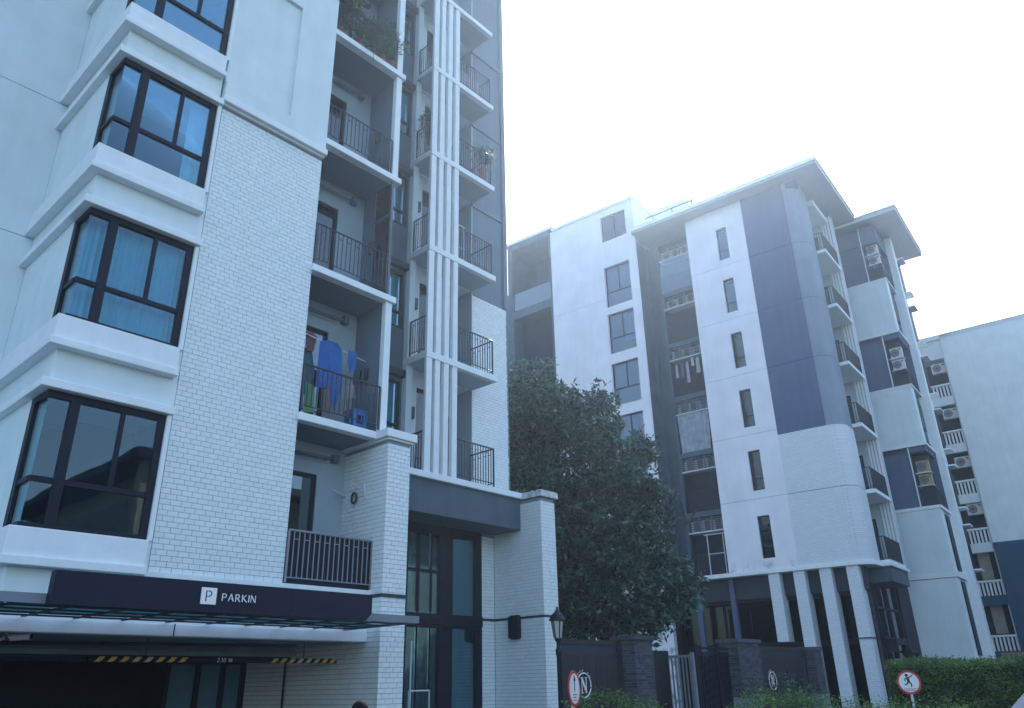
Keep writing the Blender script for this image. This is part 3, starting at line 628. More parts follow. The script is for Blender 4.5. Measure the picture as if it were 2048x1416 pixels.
potted(FL, 7.35, 11.62, zt, .42, 1.55, 'tall fresh green plant at the left end of the top planted balcony', 11, 700, .22)
for i, (a, hh, lb_) in enumerate([(7.85, 1.05, 'bushy plant second from left on the top planted balcony'), (8.2, .95, 'dry leafy plant in the middle of the top planted balcony'), (8.52, 1.1, 'tangled plant second from right on the top planted balcony'), (8.82, 1.25, 'twiggy plant at the right end of the top planted balcony')]):
    potted(FL, a, 11.60, zt, .36, hh, lb_, 20 + i, 420, .12)
# trailing growth over the slab edge
tv = thing('trailing_plant', FL, (8.1, 11.4, zt), 'thin plant trailing over the slab edge of the top planted balcony', 'plant', 'plants on the balconies')
leafcloud('foliage', LEAFP, tv, [(8.15, 11.38, zt + .1), (7.8, 11.4, zt + .35), (8.5, 11.4, zt + .3)], [(.3, .08, .3), (.4, .1, .3), (.4, .1, .35)], [160, 260, 260], .09, 3, .1, 31, org=(8.1, 11.4, zt), clump=.07)
MB().tube((8.12, 11.40, zt + .2), (8.15, 11.37, zt - .25), .006, 5).build('stem', BARK, tv)
potted(FL, WX + .28, 13.4, ZF[4] + .5, .3, 1.0, 'dark bushy plant raised at the left rail of the wing corner', 41, 420, .13)
potted(FL, 13.62, 13.2, ZF[4] + .3, .34, 1.0, 'spiky plant poking over the right rail of the wing balcony', 42, 360, .16)
one('metal_rack', MB().tube((12.55, 13.2, ZF[3] + 1.25), (12.55, 13.2, ZF[3]), .012, 6).tube((12.85, 13.2, ZF[3] + 1.2), (12.85, 13.2, ZF[3]), .012, 6).tube((12.5, 13.2, ZF[3] + 1.2), (12.9, 13.2, ZF[3] + 1.2), .012, 6).tube((12.5, 13.2, ZF[3] + .5), (12.9, 13.2, ZF[3] + .5), .012, 6), STEELW, FL, (12.7, 13.2, ZF[3]), 'white wire clothes rack on the wing balcony beside the fins', 'rack')
fn = thing('hanging_laundry', FL, (13.1, 13.3, ZF[5]), 'white towels drying behind the rail of a high wing balcony', 'laundry')
for i in range(5): MB().box(12.75 + .17 * i, 12.88 + .17 * i, 13.28, 13.30, ZF[5] + .15, ZF[5] + .85).build('towel', mat('grey_blue_towel', (.3, .34, .42), .9), fn)

# ================================================================ RIGHT BUILDING (own heading)
UR = 34.3
RB = thing('apartment_building', FR, (34.3, 8.2, 0), 'white and slate apartment block in the middle with wide roof eaves and rounded corner', 'building')
JZ = [z + .0 for z in ZF]
core = MB(); core.box(35.6, 48, 9.6, 26.4, 6, 24.5); core.box(35.2, 48, 11.3, 14.2, 6, 24.5); core.box(35.2, 48, 17.4, 23.0, 0, 27.4); core.box(36.6, 48, 23, 26.4, 0, 27.5); core.box(38.8, 48, 8.4, 10, 0, 24.5); core.box(36.4, 48, 8.9, 17.5, 0, 6); core.build('building_core', ROOM, RB)
# white wall with narrow windows
hB = [(12.05, 12.62, z + .37, z + 2.23) for z in ZF[1:7]]
wall('u', UR, 11.1, 14.25, 6.03, 24.6, holes=hB, th=.3, joints=[z + .0 for z in ZF[2:7]]).build('front_wall', WHITER, RB)
for k, z in enumerate(ZF[1:7]):
    window(RB, 'u', UR, 12.05, 12.62, z + .37, z + 2.23, rec=.10, rows=(z + .92,), fw=.05, gm=GLD)
    MB().box(UR + .6, UR + .65, 12.0, 12.7, z + .3, z + 2.3).build('room_backing', [CURTG, ROOM, CURTG, CURTW, CURT, CURTW][k], RB)
# slate block above, white textured brick below, both turning a rounded corner
def corner_ring(r=.7, n=6, v0=8.2, extra=0.):
    pts = []
    for i in range(n + 1):
        t = R(90 * i / n); pts.append((UR + r - (r + extra) * math.cos(t), v0 + r - (r + extra) * math.sin(t)))
    return pts
def curved_block(z0, z1, name, m, extra=0., ve=11.1, back=35.9, vin=None):
    pts = [(UR - extra, ve)] + corner_ring(extra=extra) + [(back, 8.2 - extra), (back, ve)]
    mb = MB(); mb.extrude(pts, lambda a, b, t: (a, b, t), z0, z1); return mb.build(name, m, RB, fix=True)
SIDEW = mat('grey_textured_wall', (.40, .47, .53), .85, .08, 1.2, .3, 40, streak=.1)
BRICKT = bpy.data.materials.new('painted_brick_far'); BRICKT.use_nodes = True
t = BRICKT.node_tree; N = t.nodes; L = t.links; bt = N.new('ShaderNodeTexBrick'); tc = N.new('ShaderNodeTexCoord'); cx = N.new('ShaderNodeSeparateXYZ'); cc = N.new('ShaderNodeCombineXYZ'); am = N.new('ShaderNodeMath')
L.new(tc.outputs['Object'], cx.inputs[0]); L.new(cx.outputs[0], am.inputs[0]); L.new(cx.outputs[1], am.inputs[1]); L.new(am.outputs[0], cc.inputs[0]); L.new(cx.outputs[2], cc.inputs[1]); L.new(cc.outputs[0], bt.inputs[0])
bt.inputs['Color1'].default_value = (.66, .72, .76, 1); bt.inputs['Color2'].default_value = (.60, .67, .72, 1); bt.inputs['Mortar'].default_value = (.47, .53, .58, 1); bt.inputs['Scale'].default_value = 1; bt.inputs['Mortar Size'].default_value = .008
bt.inputs['Brick Width'].default_value = .24; bt.inputs['Row Height'].default_value = .085; N['Principled BSDF'].inputs['Roughness'].default_value = .8; L.new(bt.outputs[0], N['Principled BSDF'].inputs[0])
bp = N.new('ShaderNodeBump'); bp.inputs['Distance'].default_value = .01; bp.inputs['Strength'].default_value = .6; L.new(bt.outputs['Fac'], bp.inputs['Height']); bp.invert = True; L.new(bp.outputs[0], N['Principled BSDF'].inputs['Normal'])
for a, b in ((6.03, 9.12), (9.145, 11.86)): curved_block(a, b, 'brick_textured_wall', BRICKT, .0)
curved_block(6.03, 11.86, 'wall_joint', GREY, -.012)
NAVYW = mat('navy_painted_wall', (.062, .10, .20), .8, .12, .6, .15, 50, streak=.10)
CORN = mat('corner_grey_paint', (.20, .26, .34), .8, .10, .8, .15, 50, streak=.08)
for a, b in ((11.86, 15.14), (15.165, 18.15), (18.175, 21.16), (21.185, 24.6)): curved_block(a, b, 'corner_wall', CORN, -.03); MB().box(UR + .005, UR + .2, 8.93, 11.1, a, b).build('navy_wall', NAVYW, RB)
curved_block(11.86, 24.6, 'wall_joint', GREYD, -.045)
MB().box(UR + .05, UR + .6, 8.25, 9.1, 24.3, 24.63).build('column_stub', GREYB, RB)
# navy wall keeps one paint over its whole height
# recessed band of kitchen balconies
BV0, BV1, BU = 14.27, 17.28, 35.1
bd = MB(); bd.box(BU, BU + .2, BV0, 14.55, 6.03, 24.4); bd.box(BU - .05, BU + .1, 16.35, 16.5, 6.03, 24.4); bd.box(BU, BU + .2, 17.05, BV1, 6.03, 24.4); bd.box(34.35, BU, BV1 - .02, BV1 + .06, 6.03, 24.5); bd.box(BU + .25, BU + .3, 16.5, 17.3, 6, 24.4)
bd.build('balcony_band_frame', GREY, RB)
LOU = mat('louvre_paint', (.10, .13, .16), .7, .15, 6)
FILM = mat('silver_sheet', (.26, .32, .38), .3, .3, 3, .5, 6)
for k in range(1, 7):
    z = ZF[k]; b = MB(); b.box(BU - .03, 36.3, 14.5, 16.4, z - .28, z - .02); b.build('balcony_beam', GREY, RB)
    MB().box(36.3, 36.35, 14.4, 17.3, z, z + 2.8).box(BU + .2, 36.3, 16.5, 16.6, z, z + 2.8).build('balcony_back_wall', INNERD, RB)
    window(RB, 'u', 36.0, 14.7, 15.55, z, z + 2.1, rec=.0, cols=(15.1,), rows=(z + 1.0,), fw=.05, gm=GLD, fm=STEELW if k == 6 else FRAME, name='balcony_door')
    lr = MB()                               # slatted AC shelf hung under the beam above
    for i in range(6): lr.box(BU + .02, BU + .06, 14.58, 16.33, z + 2.08 + i * .11, z + 2.115 + i * .11)
    for a in (14.57, 15.1, 15.75, 16.31): lr.box(BU + .0, BU + .06, a, a + .05, z + 2.02, z + 2.72)
    lr.build('louvred_rack', LOU, RB); MB().box(BU - .06, BU + .7, 14.56, 16.34, z + 1.98, z + 2.03).build('rack_shelf', STEELW, RB)
    if k == 6: MB().box(BU - .04, BU - .03, 14.55, 16.35, z, z + 1.95).build('balcony_glass', GLC, RB)
    if k != 3: MB().box(36.1, 36.12, 14.75, 15.5, z + .1, z + 2.0).build('door_blind', CURTW if k in (6, 2) else CURT, RB)
    for i in range(3):
        a = 14.66 + i * .56; ac = MB().box(BU + .15, BU + .5, a, a + .5, z + 2.05, z + 2.6).build('ac_unit', ACW, RB)
        MB().fb('u', BU + .15, a + .06, a + .34, -.01, 0, z + 2.1, z + 2.55).build('fan_grille', ACG, ac)
    railing(RB, [(BU + .08, 14.58), (BU + .08, 16.33)], z - .0, z + .98, .11, single=False, r=.014, hpat=False)
# extras in that band
one('plastic_sheet', curtain_mesh('u', BU + .02, 14.62, 16.3, ZF[4] - .05 + .0, ZF[4] + 2.0, amp=.03, waves=7, gather=.1, seed=12), FILM, FR, (BU, 15.4, ZF[4]), 'silvery plastic sheets hung over the fourth balcony from the top of the recessed band', 'sheet', smooth=True)
bpy.data.objects['plastic_sheet'].location.z -= ST
gr = thing('safety_grille', FR, (BU, 14.9, ZF[1]), 'white tubular frame standing in the lowest balcony of the recessed band', 'frame')
MB().tube((BU - .02, 14.66, ZF[1] - .05), (BU - .02, 14.66, ZF[1] + 1.85), .025, 6).tube((BU - .02, 15.45, ZF[1] - .05), (BU - .02, 15.45, ZF[1] + 1.85), .025, 6).tube((BU - .02, 14.6, ZF[1] + 1.85), (BU - .02, 15.6, ZF[1] + 1.85), .025, 6).tube((BU - .02, 14.66, ZF[1] + .95), (BU - .02, 15.45, ZF[1] + .95), .02, 6).build('frame', STEELW, gr)
def cloth_u(pts, u, name, m, label, seed):
    vs = [p[0] for p in pts]; zs = [p[1] for p in pts]; mb = MB()
    mb.extrude(pts, lambda a, b, t: (u + t + .03 * math.sin(a * 19 + seed), a, b), -.008, .008)
    return one(name, mb, m, FR, (u, (min(vs) + max(vs)) / 2, min(zs)), label, 'laundry', 'clothes drying on the balconies')
z = ZF[4]; lz = z
zz = ZF[4]
for i, (a, wd, top, ln, c_, lab) in enumerate([(14.72, .24, 1.9, .9, (0.34, 0.37, 0.36), 'pale shirt at the right end of the drying row in the recessed band'), (15.02, .18, 1.95, .5, (0.41, 0.43, 0.44), 'white shirt hung high beside the pale shirt in the recessed band'), (15.32, .2, 1.8, 1.2, (.40, .32, .38), 'mauve garment in the middle of the drying row in the recessed band'), (15.62, .2, 1.85, .9, (.10, .11, .16), 'dark garment left of the mauve one in the recessed band'), (15.95, .16, 1.8, .8, (0.36, 0.39, 0.41), 'white garment at the left end of the drying row in the recessed band')]):
    cloth_u([(a, zz + top - ln), (a + wd, zz + top - ln), (a + wd * .95, zz + top - .1), (a + wd * .5, zz + top), (a + .02, zz + top - .1)], BU + .0, 'hanging_garment', mat('garment_%d' % i, c_, .9), lab, i)
# left white volume with wide windows
hD = [(17.85, 19.45, z + .02 + .1, z + 2.45) for z in ZF[1:6]] + [(17.85, 19.45, ZF[6] - .08, ZF[6] + 2.42)]
hD = []; WD = []
for top, bot in ((27.0, 25.3), (23.6, 21.06), (20.6, 18.2), (17.6, 15.2), (14.6, 12.2), (11.6, 9.2), (8.6, 6.2)): hD.append((17.82, 19.47, bot, top))
wall('u', UR, 17.3, 23.1, 0, 27.45, holes=hD, th=.3, joints=[9.14, 15.16, 21.6]).build('front_wall', WHITER, RB)
MB().box(UR + .3, 46, 17.3, 17.5, 24.5, 27.45).box(UR + .3, 46, 22.9, 23.1, 0, 27.45).build('parapet_side', WHITER, RB)
MB().box(UR - .12, UR + .35, 17.2, 22.9, 27.45, 27.62).box(UR + .35, 46, 17.2, 17.55, 27.45, 27.62).box(UR - .02, UR + .2, 22.9, 26.7, 27.75, 27.95).box(UR + .2, 44, 22.8, 26.7, 27.75, 27.9).build('parapet_cap', WHITE2, RB)
for i, h in enumerate(hD):
    window(RB, 'u', UR, h[0], h[1], h[2], h[3], rec=.14, cols=(18.62,), rows=(h[2] + .95,) if i else (), fw=.06, gm=GLD, low_single=True)
    if i in (1, 2, 3): MB().fb('u', UR, 17.9, 19.4, .5, .55, h[2], h[3]).build('room_backing', ROOM, RB)
for i, (a, b, zb, zt_, m_, lb_) in enumerate([(17.92, 18.1, 15.3, 17.5, CURTW, 'narrow pale curtain in the third wide window from the top'), (17.92, 18.15, 12.3, 14.5, CURTW, 'narrow pale curtain in the fourth wide window from the top'), (17.95, 18.6, 18.9, 20.5, CURT, 'light blue blind in the second wide window from the top')]):
    one('curtain', curtain_mesh('u', UR + .4, a, b, zb, zt_, waves=3, seed=50 + i), m_, FR, (UR + .4, (a + b) / 2, zb), lb_, 'curtain', 'curtains in the wide windows', smooth=True)
# slate recess at far left with glass balustrade
er = MB(); er.box(UR + .02, UR + .5, 23.1, 23.25, 0, 27.75); er.box(UR + .02, UR + .6, 26.1, 26.5, 0, 27.75); er.box(UR + .3, UR + .6, 26.5, 27.6, 0, 24.4); er.box(UR + .6, 36.6, 26.3, 26.5, 0, 27.5); er.box(UR + .02, 36.5, 23.1, 26.5, 27.3, 27.75); er.box(UR + .02, 36.5, 23.25, 26.1, 22.4, 22.95); er.box(UR + .5, 36.5, 23.1, 23.2, 0, 27.5); er.box(UR + .05, 36.5, 23.25, 26.1, 18.6, 18.8)
er.build('recess_frame', GREY, RB); MB().box(36.5, 36.6, 23.1, 26.3, 0, 27.5).build('recess_back_wall', GREY, RB)
MB().box(UR + .1, UR + .12, 23.25, 26.1, 22.95, 24.15).build('glass_balustrade', GLB, RB)
for z in (15.2, 18.9): window(RB, 'u', 36.4, 23.5, 24.6, z + .1, z + 2.2, rec=0, cols=(24.05,), rows=(z + .9,), fw=.06, gm=GL)
# roof with wide eaves
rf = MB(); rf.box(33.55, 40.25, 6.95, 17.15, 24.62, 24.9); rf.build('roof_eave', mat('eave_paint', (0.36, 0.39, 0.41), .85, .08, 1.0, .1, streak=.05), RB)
MB().box(33.50, 40.3, 6.90, 17.2, 24.9, 24.96).box(33.50, 33.55, 6.9, 17.2, 24.75, 24.9).build('roof_edge_trim', WHITE2, RB)
rm = MB(); rm.box(37.2, 44, 15.0, 17.9, 24.96, 27.95); rm.build('roof_room', WHITER, RB); MB().box(37.1, 44, 14.9, 18.0, 27.95, 28.1).build('roof_room_cap', WHITE2, RB)
hrl = MB(); hrl.tube((35.0, 16.9, 26.25), (35.0, 13.0, 26.25), .04, 8); hrl.tube((35.0, 13.0, 26.25), (35.0, 12.7, 26.05), .04, 8); hrl.tube((35.0, 12.7, 26.05), (35.0, 12.62, 24.96), .04, 8)
for v in (14.0, 15.2, 16.4): hrl.tube((35.0, v, 24.96), (35.0, v, 26.25), .035, 6)
hrl.build('roof_rail', IRONL, RB)
# corner balconies on the right side face
for k in range(1, 7):
    z = ZF[k]; zt = z + ST - .17 if k < 6 else 24.3; s = MB(); s.box(35.88, 38.5, 7.8, 9.4, z - .17, z)
    s.build('balcony_slab', WHITE2, RB)
    wl = MB(); wl.box(35.9, 38.5, 9.4, 9.6, z, zt); wl.box(35.6, 35.9, 8.6, 9.5, z, zt) ; wl.build('balcony_back_wall', SIDEW, RB)
    MB().box(38.45, 38.5, 8.4, 9.45, z, zt).build('balcony_end_wall', SIDEW, RB)
    window(RB, 'u', 38.45, 8.62, 8.95, z, z + 2.15, rec=-.06, fw=.05, gm=GLD, name='balcony_door'); window(RB, 'u', 38.45, 9.12, 9.32, z, z + 2.15, rec=-.06, fw=.04, gm=GLD, name='balcony_door')
    window(RB, 'v', 9.4, 36.1, 37.0, z, z + 2.2, rec=-.05, fw=.06, gm=GLD, name='balcony_door')
    MB().box(38.32, 38.40, 9.0, 9.08, z + 1.55, z + 1.8).build('wall_lamp', IRON, RB)
    railing(RB, [(35.95, 8.55), (35.95, 7.87), (38.45, 7.87)], z, z + .98, .12, single=False, r=.014, hpat=False)
for k in range(1, 7):
    z = ZF[k]; zt = z + ST - .02 if k < 6 else 24.4; mb = MB(); mb.box(38.53, 38.95, 7.83, 8.9, z - .02 if k > 1 else 5.9, zt)
    mb.build('side_pier', mat('pier_paint', (.42, .48, .54), .8, .08, 2), RB)
    rb = MB()
    for i in range(6): rb.box(38.48, 38.53, 7.84 + i * .14, 7.92 + i * .14, z, zt)
    rb.build('pier_ribs', WHITE2, RB)
MB().box(36.2, 38.6, 8.0, 9.4, 24.0, 24.3).build('balcony_roof', WHITE2, RB)
# base: cornice, slate beam, brick columns, dark glazing
bc = MB(); bc.box(34.22, 36.0, 8.95, 17.3, 5.85, 6.03); bc.box(35.7, 38.95, 7.74, 9.4, 5.86, 6.0)
pts = [(34.22, 8.95)] + corner_ring(extra=.08) + [(35.8, 8.12), (35.8, 8.95)]; bc.extrude(pts, lambda a, b, t: (a, b, t), 5.85, 6.03); bc.build('base_cornice', WHITE2, RB)
MB().box(35.85, 38.85, 7.85, 9.4, 5.25, 5.86).build('side_beam', GREY, RB)
MB().box(34.7, 35.3, 8.6, 17.3, 4.9, 5.85).build('base_beam', GREYD, RB)
ci = 0
for v0, zb in ((12.02, 3.05), (10.93, 0), (9.83, 0), (8.73, 0)):
    cm = MB(); cm.box(34.32, 35.0, v0, v0 + .48, zb, 5.85); cm.build('brick_column', BRICKT, RB)
bg_ = MB(); bg_.box(35.35, 35.4, 8.9, 17.3, 0, 4.9)
o = bg_.build('base_glazing', glass('base_glass', (.25, .34, .42), .4, .0), RB)
MB().box(35.9, 36.0, 8.6, 17.4, 0, 5).build('base_inner_wall', ROOM, RB)
fm_ = MB()
for v in (9.35, 10.5, 11.6, 12.6, 13.9, 15.1, 16.3): fm_.box(35.28, 35.36, v, v + .08, 0, 4.9)
fm_.box(35.27, 35.35, 8.9, 17.3, 2.85, 3.1); fm_.box(34.9, 35.36, 8.9, 17.3, 4.75, 4.9); fm_.build('glazing_frame', FRAME, RB)
MB().box(34.28, 35.02, 8.7, 9.25, 3.02, 3.07).build('dark_strip', GREYD, RB)
for v in (14.25, 15.9): MB().box(34.6, 34.8, v, v + .22, 0, 5.85).build('steel_column', GREYB, RB)
MB().box(35.0, 38.6, 8.55, 8.7, 0, 5.2).build('side_glazing', GLD, RB)
sg_ = MB()
for u in (35.0, 35.9, 37.0, 38.5): sg_.box(u, u + .1, 8.45, 8.56, 0, 5.2)
sg_.box(35, 38.6, 8.4, 8.56, 2.85, 3.1); sg_.box(35, 38.6, 8.45, 8.56, 4.2, 4.27); sg_.box(35.0, 35.2, 8.0, 8.4, 2.5, 3.0); sg_.box(38.6, 39.9, 8.3, 8.4, 2.55, 2.63); sg_.box(39.8, 39.9, 8.3, 8.4, 0, 2.6); sg_.build('side_glazing_frame', FRAME, RB)
MB().box(35.6, 35.9, 17.3, 18.0, 0, 4.2).build('white_pier', WHITER, RB)

# ================================================================ REAR BLOCK with alternating bands
UW = 40.95
WB = thing('apartment_building', FR, (40.95, 8.3, 0), 'rear apartment block striped in white boxes and slate recesses', 'building')
MB().box(41.7, 45.0, 6.5, 14, 0, 24.6).build('building_core', GREYD, WB)
for a, b in ((12.05, 15.0), (18.07, 21.05)):
    MB().box(UW, 41.6, 6.28, 9, a, b).box(41.6, 42.6, 6.9, 7.1, a, b).build('white_box_wall', WHITE, WB)
    MB().box(UW - .03, 43.2, 6.2, 9, a - .12, a + .0).build('white_edge_slab', WHITE2, WB); MB().box(UW - .02, 43.2, 6.22, 9, b, b + .09).build('white_edge_slab', WHITE2, WB)
    MB().box(41.6, 43.2, 6.4, 6.5, a + .0, b).build('slate_recess', GREYB, WB); MB().box(41.55, 43.1, 6.33, 6.38, a + .3, a + .34).box(42.1, 42.9, 6.33, 6.40, a + 1.0, a + 2.4).build('side_railing', IRON, WB)
MB().box(UW, 41.7, 6.28, 9, 5.95, 8.85).box(UW, 41.7, 6.28, 9, 2.3, 5.7).box(UW - .08, 41.8, 6.15, 9, 0, 2.3).box(41.7, 43.2, 6.32, 6.45, 5.95, 8.85).box(41.7, 43.2, 6.32, 6.45, 0, 5.7).build('white_box_wall', WHITE, WB)
MB().box(UW - .04, 43.2, 6.2, 9, 5.72, 5.95).build('white_edge_slab', WHITE2, WB); MB().box(UW - .04, 43.2, 6.2, 9, 8.85, 9.0).build('white_edge_slab', WHITE2, WB)
MB().box(41.9, 42.8, 6.26, 6.33, 6.1, 8.7).box(41.9, 42.8, 6.26, 6.33, 2.4, 5.6).build('side_window_strip', FRAME, WB)
for a, b in ((9.0, 11.93), (15.0, 17.95), (21.14, 24.5)):
    MB().box(UW + .1, 41.2, 7.1, 9, a, b).box(41.2, 41.7, 7.1, 7.2, a, b).box(UW + .1, 43.2, 6.3, 9, b - .25, b).build('slate_wall', GREYB, WB)
    MB().tube((UW + .05, 7.08, a), (UW + .05, 7.08, b), .03, 6).build('drain_pipe', WHITE2, WB)
    MB().box(41.65, 41.7, 6.3, 7.1, a, b).build('recess_back', GREYD, WB)
    MB().box(43.1, 43.2, 6.25, 6.6, a, b).build('recess_end', GREYB, WB)
    MB().box(UW + .2, 41.6, 6.32, 7.0, a + 1.62, a + 1.67).box(UW + .2, 41.6, 6.32, 7.0, a + 1.0, a + 1.03).build('ac_shelf', STEELW, WB)
    railing(WB, [(UW + .15, 7.0), (UW + .15, 6.32), (43.0, 6.32)], a, a + .95, .12, single=False, r=.014, hpat=False)
MB().box(UW + .05, 43.2, 6.25, 9, 23.4, 24.4).build('slate_wall', GREYB, WB)
MB().box(43.2, 43.75, 5.92, 6.5, 0, 24.55).build('corner_pier', WHITE2, WB)
MB().box(43.75, 45.0, 6.05, 6.5, 0, 24.0).build('side_wall', WHITER, WB)
for k in range(1, 7):
    z = ZF[k] + .35
    for dz in (1.9, -.25): MB().box(44.0, 44.9, 5.62, 6.05, z + dz, z + dz + .07).build('window_hood', WHITE2, WB)
    MB().box(44.1, 44.8, 5.93, 6.05, z - .1, z + 1.8).build('side_window', FRAME, WB)
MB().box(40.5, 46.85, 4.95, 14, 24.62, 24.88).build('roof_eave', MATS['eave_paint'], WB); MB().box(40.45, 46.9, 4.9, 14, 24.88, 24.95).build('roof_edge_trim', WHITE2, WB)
GAC = 'air conditioners on the rear and far blocks'
def ac(fr, face, c, a0, a1, z0, z1, label, m=ACW, d=.32, fan=.5):
    am = (a0 + a1) / 2; org = (am, c, z0) if face == 'v' else (c, am, z0)
    t = thing('air_conditioner', fr, org, label, 'air conditioner', GAC)
    MB().fb(face, c, a0, a1, 0, d, z0, z1).build('casing', m, t); zc = (z0 + z1) / 2; rr_ = (z1 - z0) * .38; ac_ = a0 + (a1 - a0) * (.62 if face == 'u' else .38)
    mb = MB(); n = 20
    for q in range(3):
        r0 = rr_ * (1 - q * .3)
        for i in range(n):
            t0, t1 = 2 * math.pi * i / n, 2 * math.pi * (i + 1) / n
            P = lambda r, tt: (ac_ + r * math.cos(tt), zc + r * math.sin(tt)); pa, pb, pc_, pd = P(r0, t0), P(r0, t1), P(r0 - .05, t1), P(r0 - .05, t0)
            F = (lambda p, e: (c - e, p[0], p[1])) if face == 'u' else (lambda p, e: (p[0], c - e, p[1]))
            mb.poly([F(pa, .012), F(pb, .012), F(pc_, .012), F(pd, .012)])
    mb.poly([F(P(.05, 2 * math.pi * i / n), .013) for i in range(n)])
    for i in range(4): tt = math.pi * i / 4; p, q_ = P(rr_, tt), P(-rr_, tt); mb.tube(F(p, .01), F(q_, .01), .01, 4)
    mb.build('fan_guard', ACG, t); MB().fb(face, c, a0 + (.05 if face == 'u' else (a1 - a0) * .75), a0 + ((a1 - a0) * .25 if face == 'u' else (a1 - a0) * .93), -.008, 0, z1 - .16, z1 - .08).build('badge', ACG, t)
    return t
for a, nm, m_ in ((9.0, 'lowest', ACY), (15.0, 'middle', ACW), (21.14, 'top', ACW)):
    ac(FR, 'u', UW + .3, 6.36, 6.92, a + 1.68, a + 2.25, 'upper air conditioner in the %s slate recess of the rear block' % nm, m_)
    ac(FR, 'u', UW + .3, 6.36, 6.92, a + 1.04, a + 1.58, 'lower air conditioner in the %s slate recess of the rear block' % nm, m_)

# ================================================================ FAR BLOCK at right
UF = 52.0
FB = thing('apartment_building', FR, (52, 5.8, 0), 'pale far apartment block at the right edge with a blue base and stacked balustraded balconies', 'building')
wall('u', UF, -25, 5.74, 8.5, 21.5, th=1).build('main_wall', WHITE, FB); wall('u', UF, -25, 5.74, 0, 8.5, th=1).build('blue_base_wall', BLUEW, FB)
MB().box(UF + 1.2, 66, -25, 12, 0, 21.0).build('building_core', GREYD, FB)
MB().box(UF + .15, UF + 1.3, 5.74, 12, 19.96, 21.45).box(UF, 66, -25, 12, 21.2, 21.5).build('parapet', WHITE, FB)
MB().box(UF, UF + .12, .9, 1.1, 21.5, 21.52).build('parapet_cap', WHITE2, FB)
rails = [18.29, 15.30, 12.24, 9.4, 6.5, 3.6]
for i, zr in enumerate(rails):
    blue = zr < 8.6; top_open = rails[i - 1] - 1.36 if i else 19.96; m_ = BLUEW if blue else WHITE
    MB().box(UF + .15, UF + .4, 5.74, 12, zr - 1.36, zr - .83).build('balcony_band', m_, FB)
    t = MB(); t.box(UF + .1, UF + .42, 5.74, 12, zr - .1, zr); t.build('balustrade_rail', WHITE2, FB)
    bl = MB(); v = 5.8
    while v < 9.5: bl.box(UF + .15, UF + .3, v, v + .09, zr - .83, zr - .1); v += .19
    bl.build('balusters', WHITE2, FB)
    if i < 4: ac(FR, 'u', UF + .35, 5.84, 6.66, zr + .82, zr + 1.45, ['topmost', 'second from top', 'third from top', 'fourth from top'][i] + ' air conditioner in the stacked balconies of the far pale block')
    else: MB().box(UF + .9, UF + 1.0, 6.2, 6.8, zr + .1, zr + 1.6).build('balcony_door', mat('tan_door', (.35, .34, .28), .8), FB)
MB().box(UF + .15, UF + .3, 5.74, 5.82, 0, 20).build('edge_strip', WHITE, FB)
wf = thing('wooden_fence', FR, (48, 3.5, 0), 'tan wooden slat fence beyond the hedge at the right edge', 'fence')
bm_ = mat('tan_wood', (.34, .25, .17), .85, .3, 9); me = MB().box(-.01, .01, -.06, .06, 0, 2.55).mesh('board'); me.materials.append(bm_)
for i in range(34): q = bpy.data.objects.new('board', me); link(q, wf); q.location = (0, 2.6 - i * .14, 0)
MB().box(47.97, 48.03, 1.2, 6.2, 2.52, 2.6).build('rail', bm_, wf)

# ================================================================ street: fences, gates, lamp, signs, plants
DARKW = mat('dark_stained_timber', (.022, .022, .028), .6, .35, 6, .2, 40, objrand=.35)
STONE = mat('dark_slate_stone', (.085, .10, .125), .85, .3, 12, .5, 60, objrand=.5)
FV = 13.0
def fence(u0, u1, ztop, label, nlab):
    t = thing('timber_fence', FL, (u0, FV, 0), label, 'fence', 'dark timber fences'); org = ORG[t.name]
    MB().box(u0, u1, FV + .08, FV + .13, ztop - .12, ztop).build('top_rail', DARKW, t); MB().box(u0, u1, FV + .06, FV + .12, ztop - .38, ztop - .30).build('rail', DARKW, t); MB().box(u0, u1, FV + .10, FV + .12, ztop - .30, ztop - .12).build('slot_panel', MATS['dark_facade_paint'], t)
    me = MB().box(0, .235, 0, .03, .05, ztop - .38).mesh('board'); me.materials.append(DARKW); a = u0
    while a + .235 <= u1: q = bpy.data.objects.new('board', me); link(q, t); q.location = (a - org[0], FV + .03 + (.006 if int(a * 9) % 2 else 0) - org[1], 0); a += .245
    MB().box(u1 - .12, u1, FV + .0, FV + .16, 0, ztop).build('post', DARKW, t)
    return t
f1 = fence(15.36, 18.75, 2.66, 'dark timber fence with a round letter emblem between the lamp post and a stone pillar', 1)
f2 = fence(26.5, 30.9, 2.69, 'dark timber fence with a round letter emblem beyond the gate near the brick columns', 2)
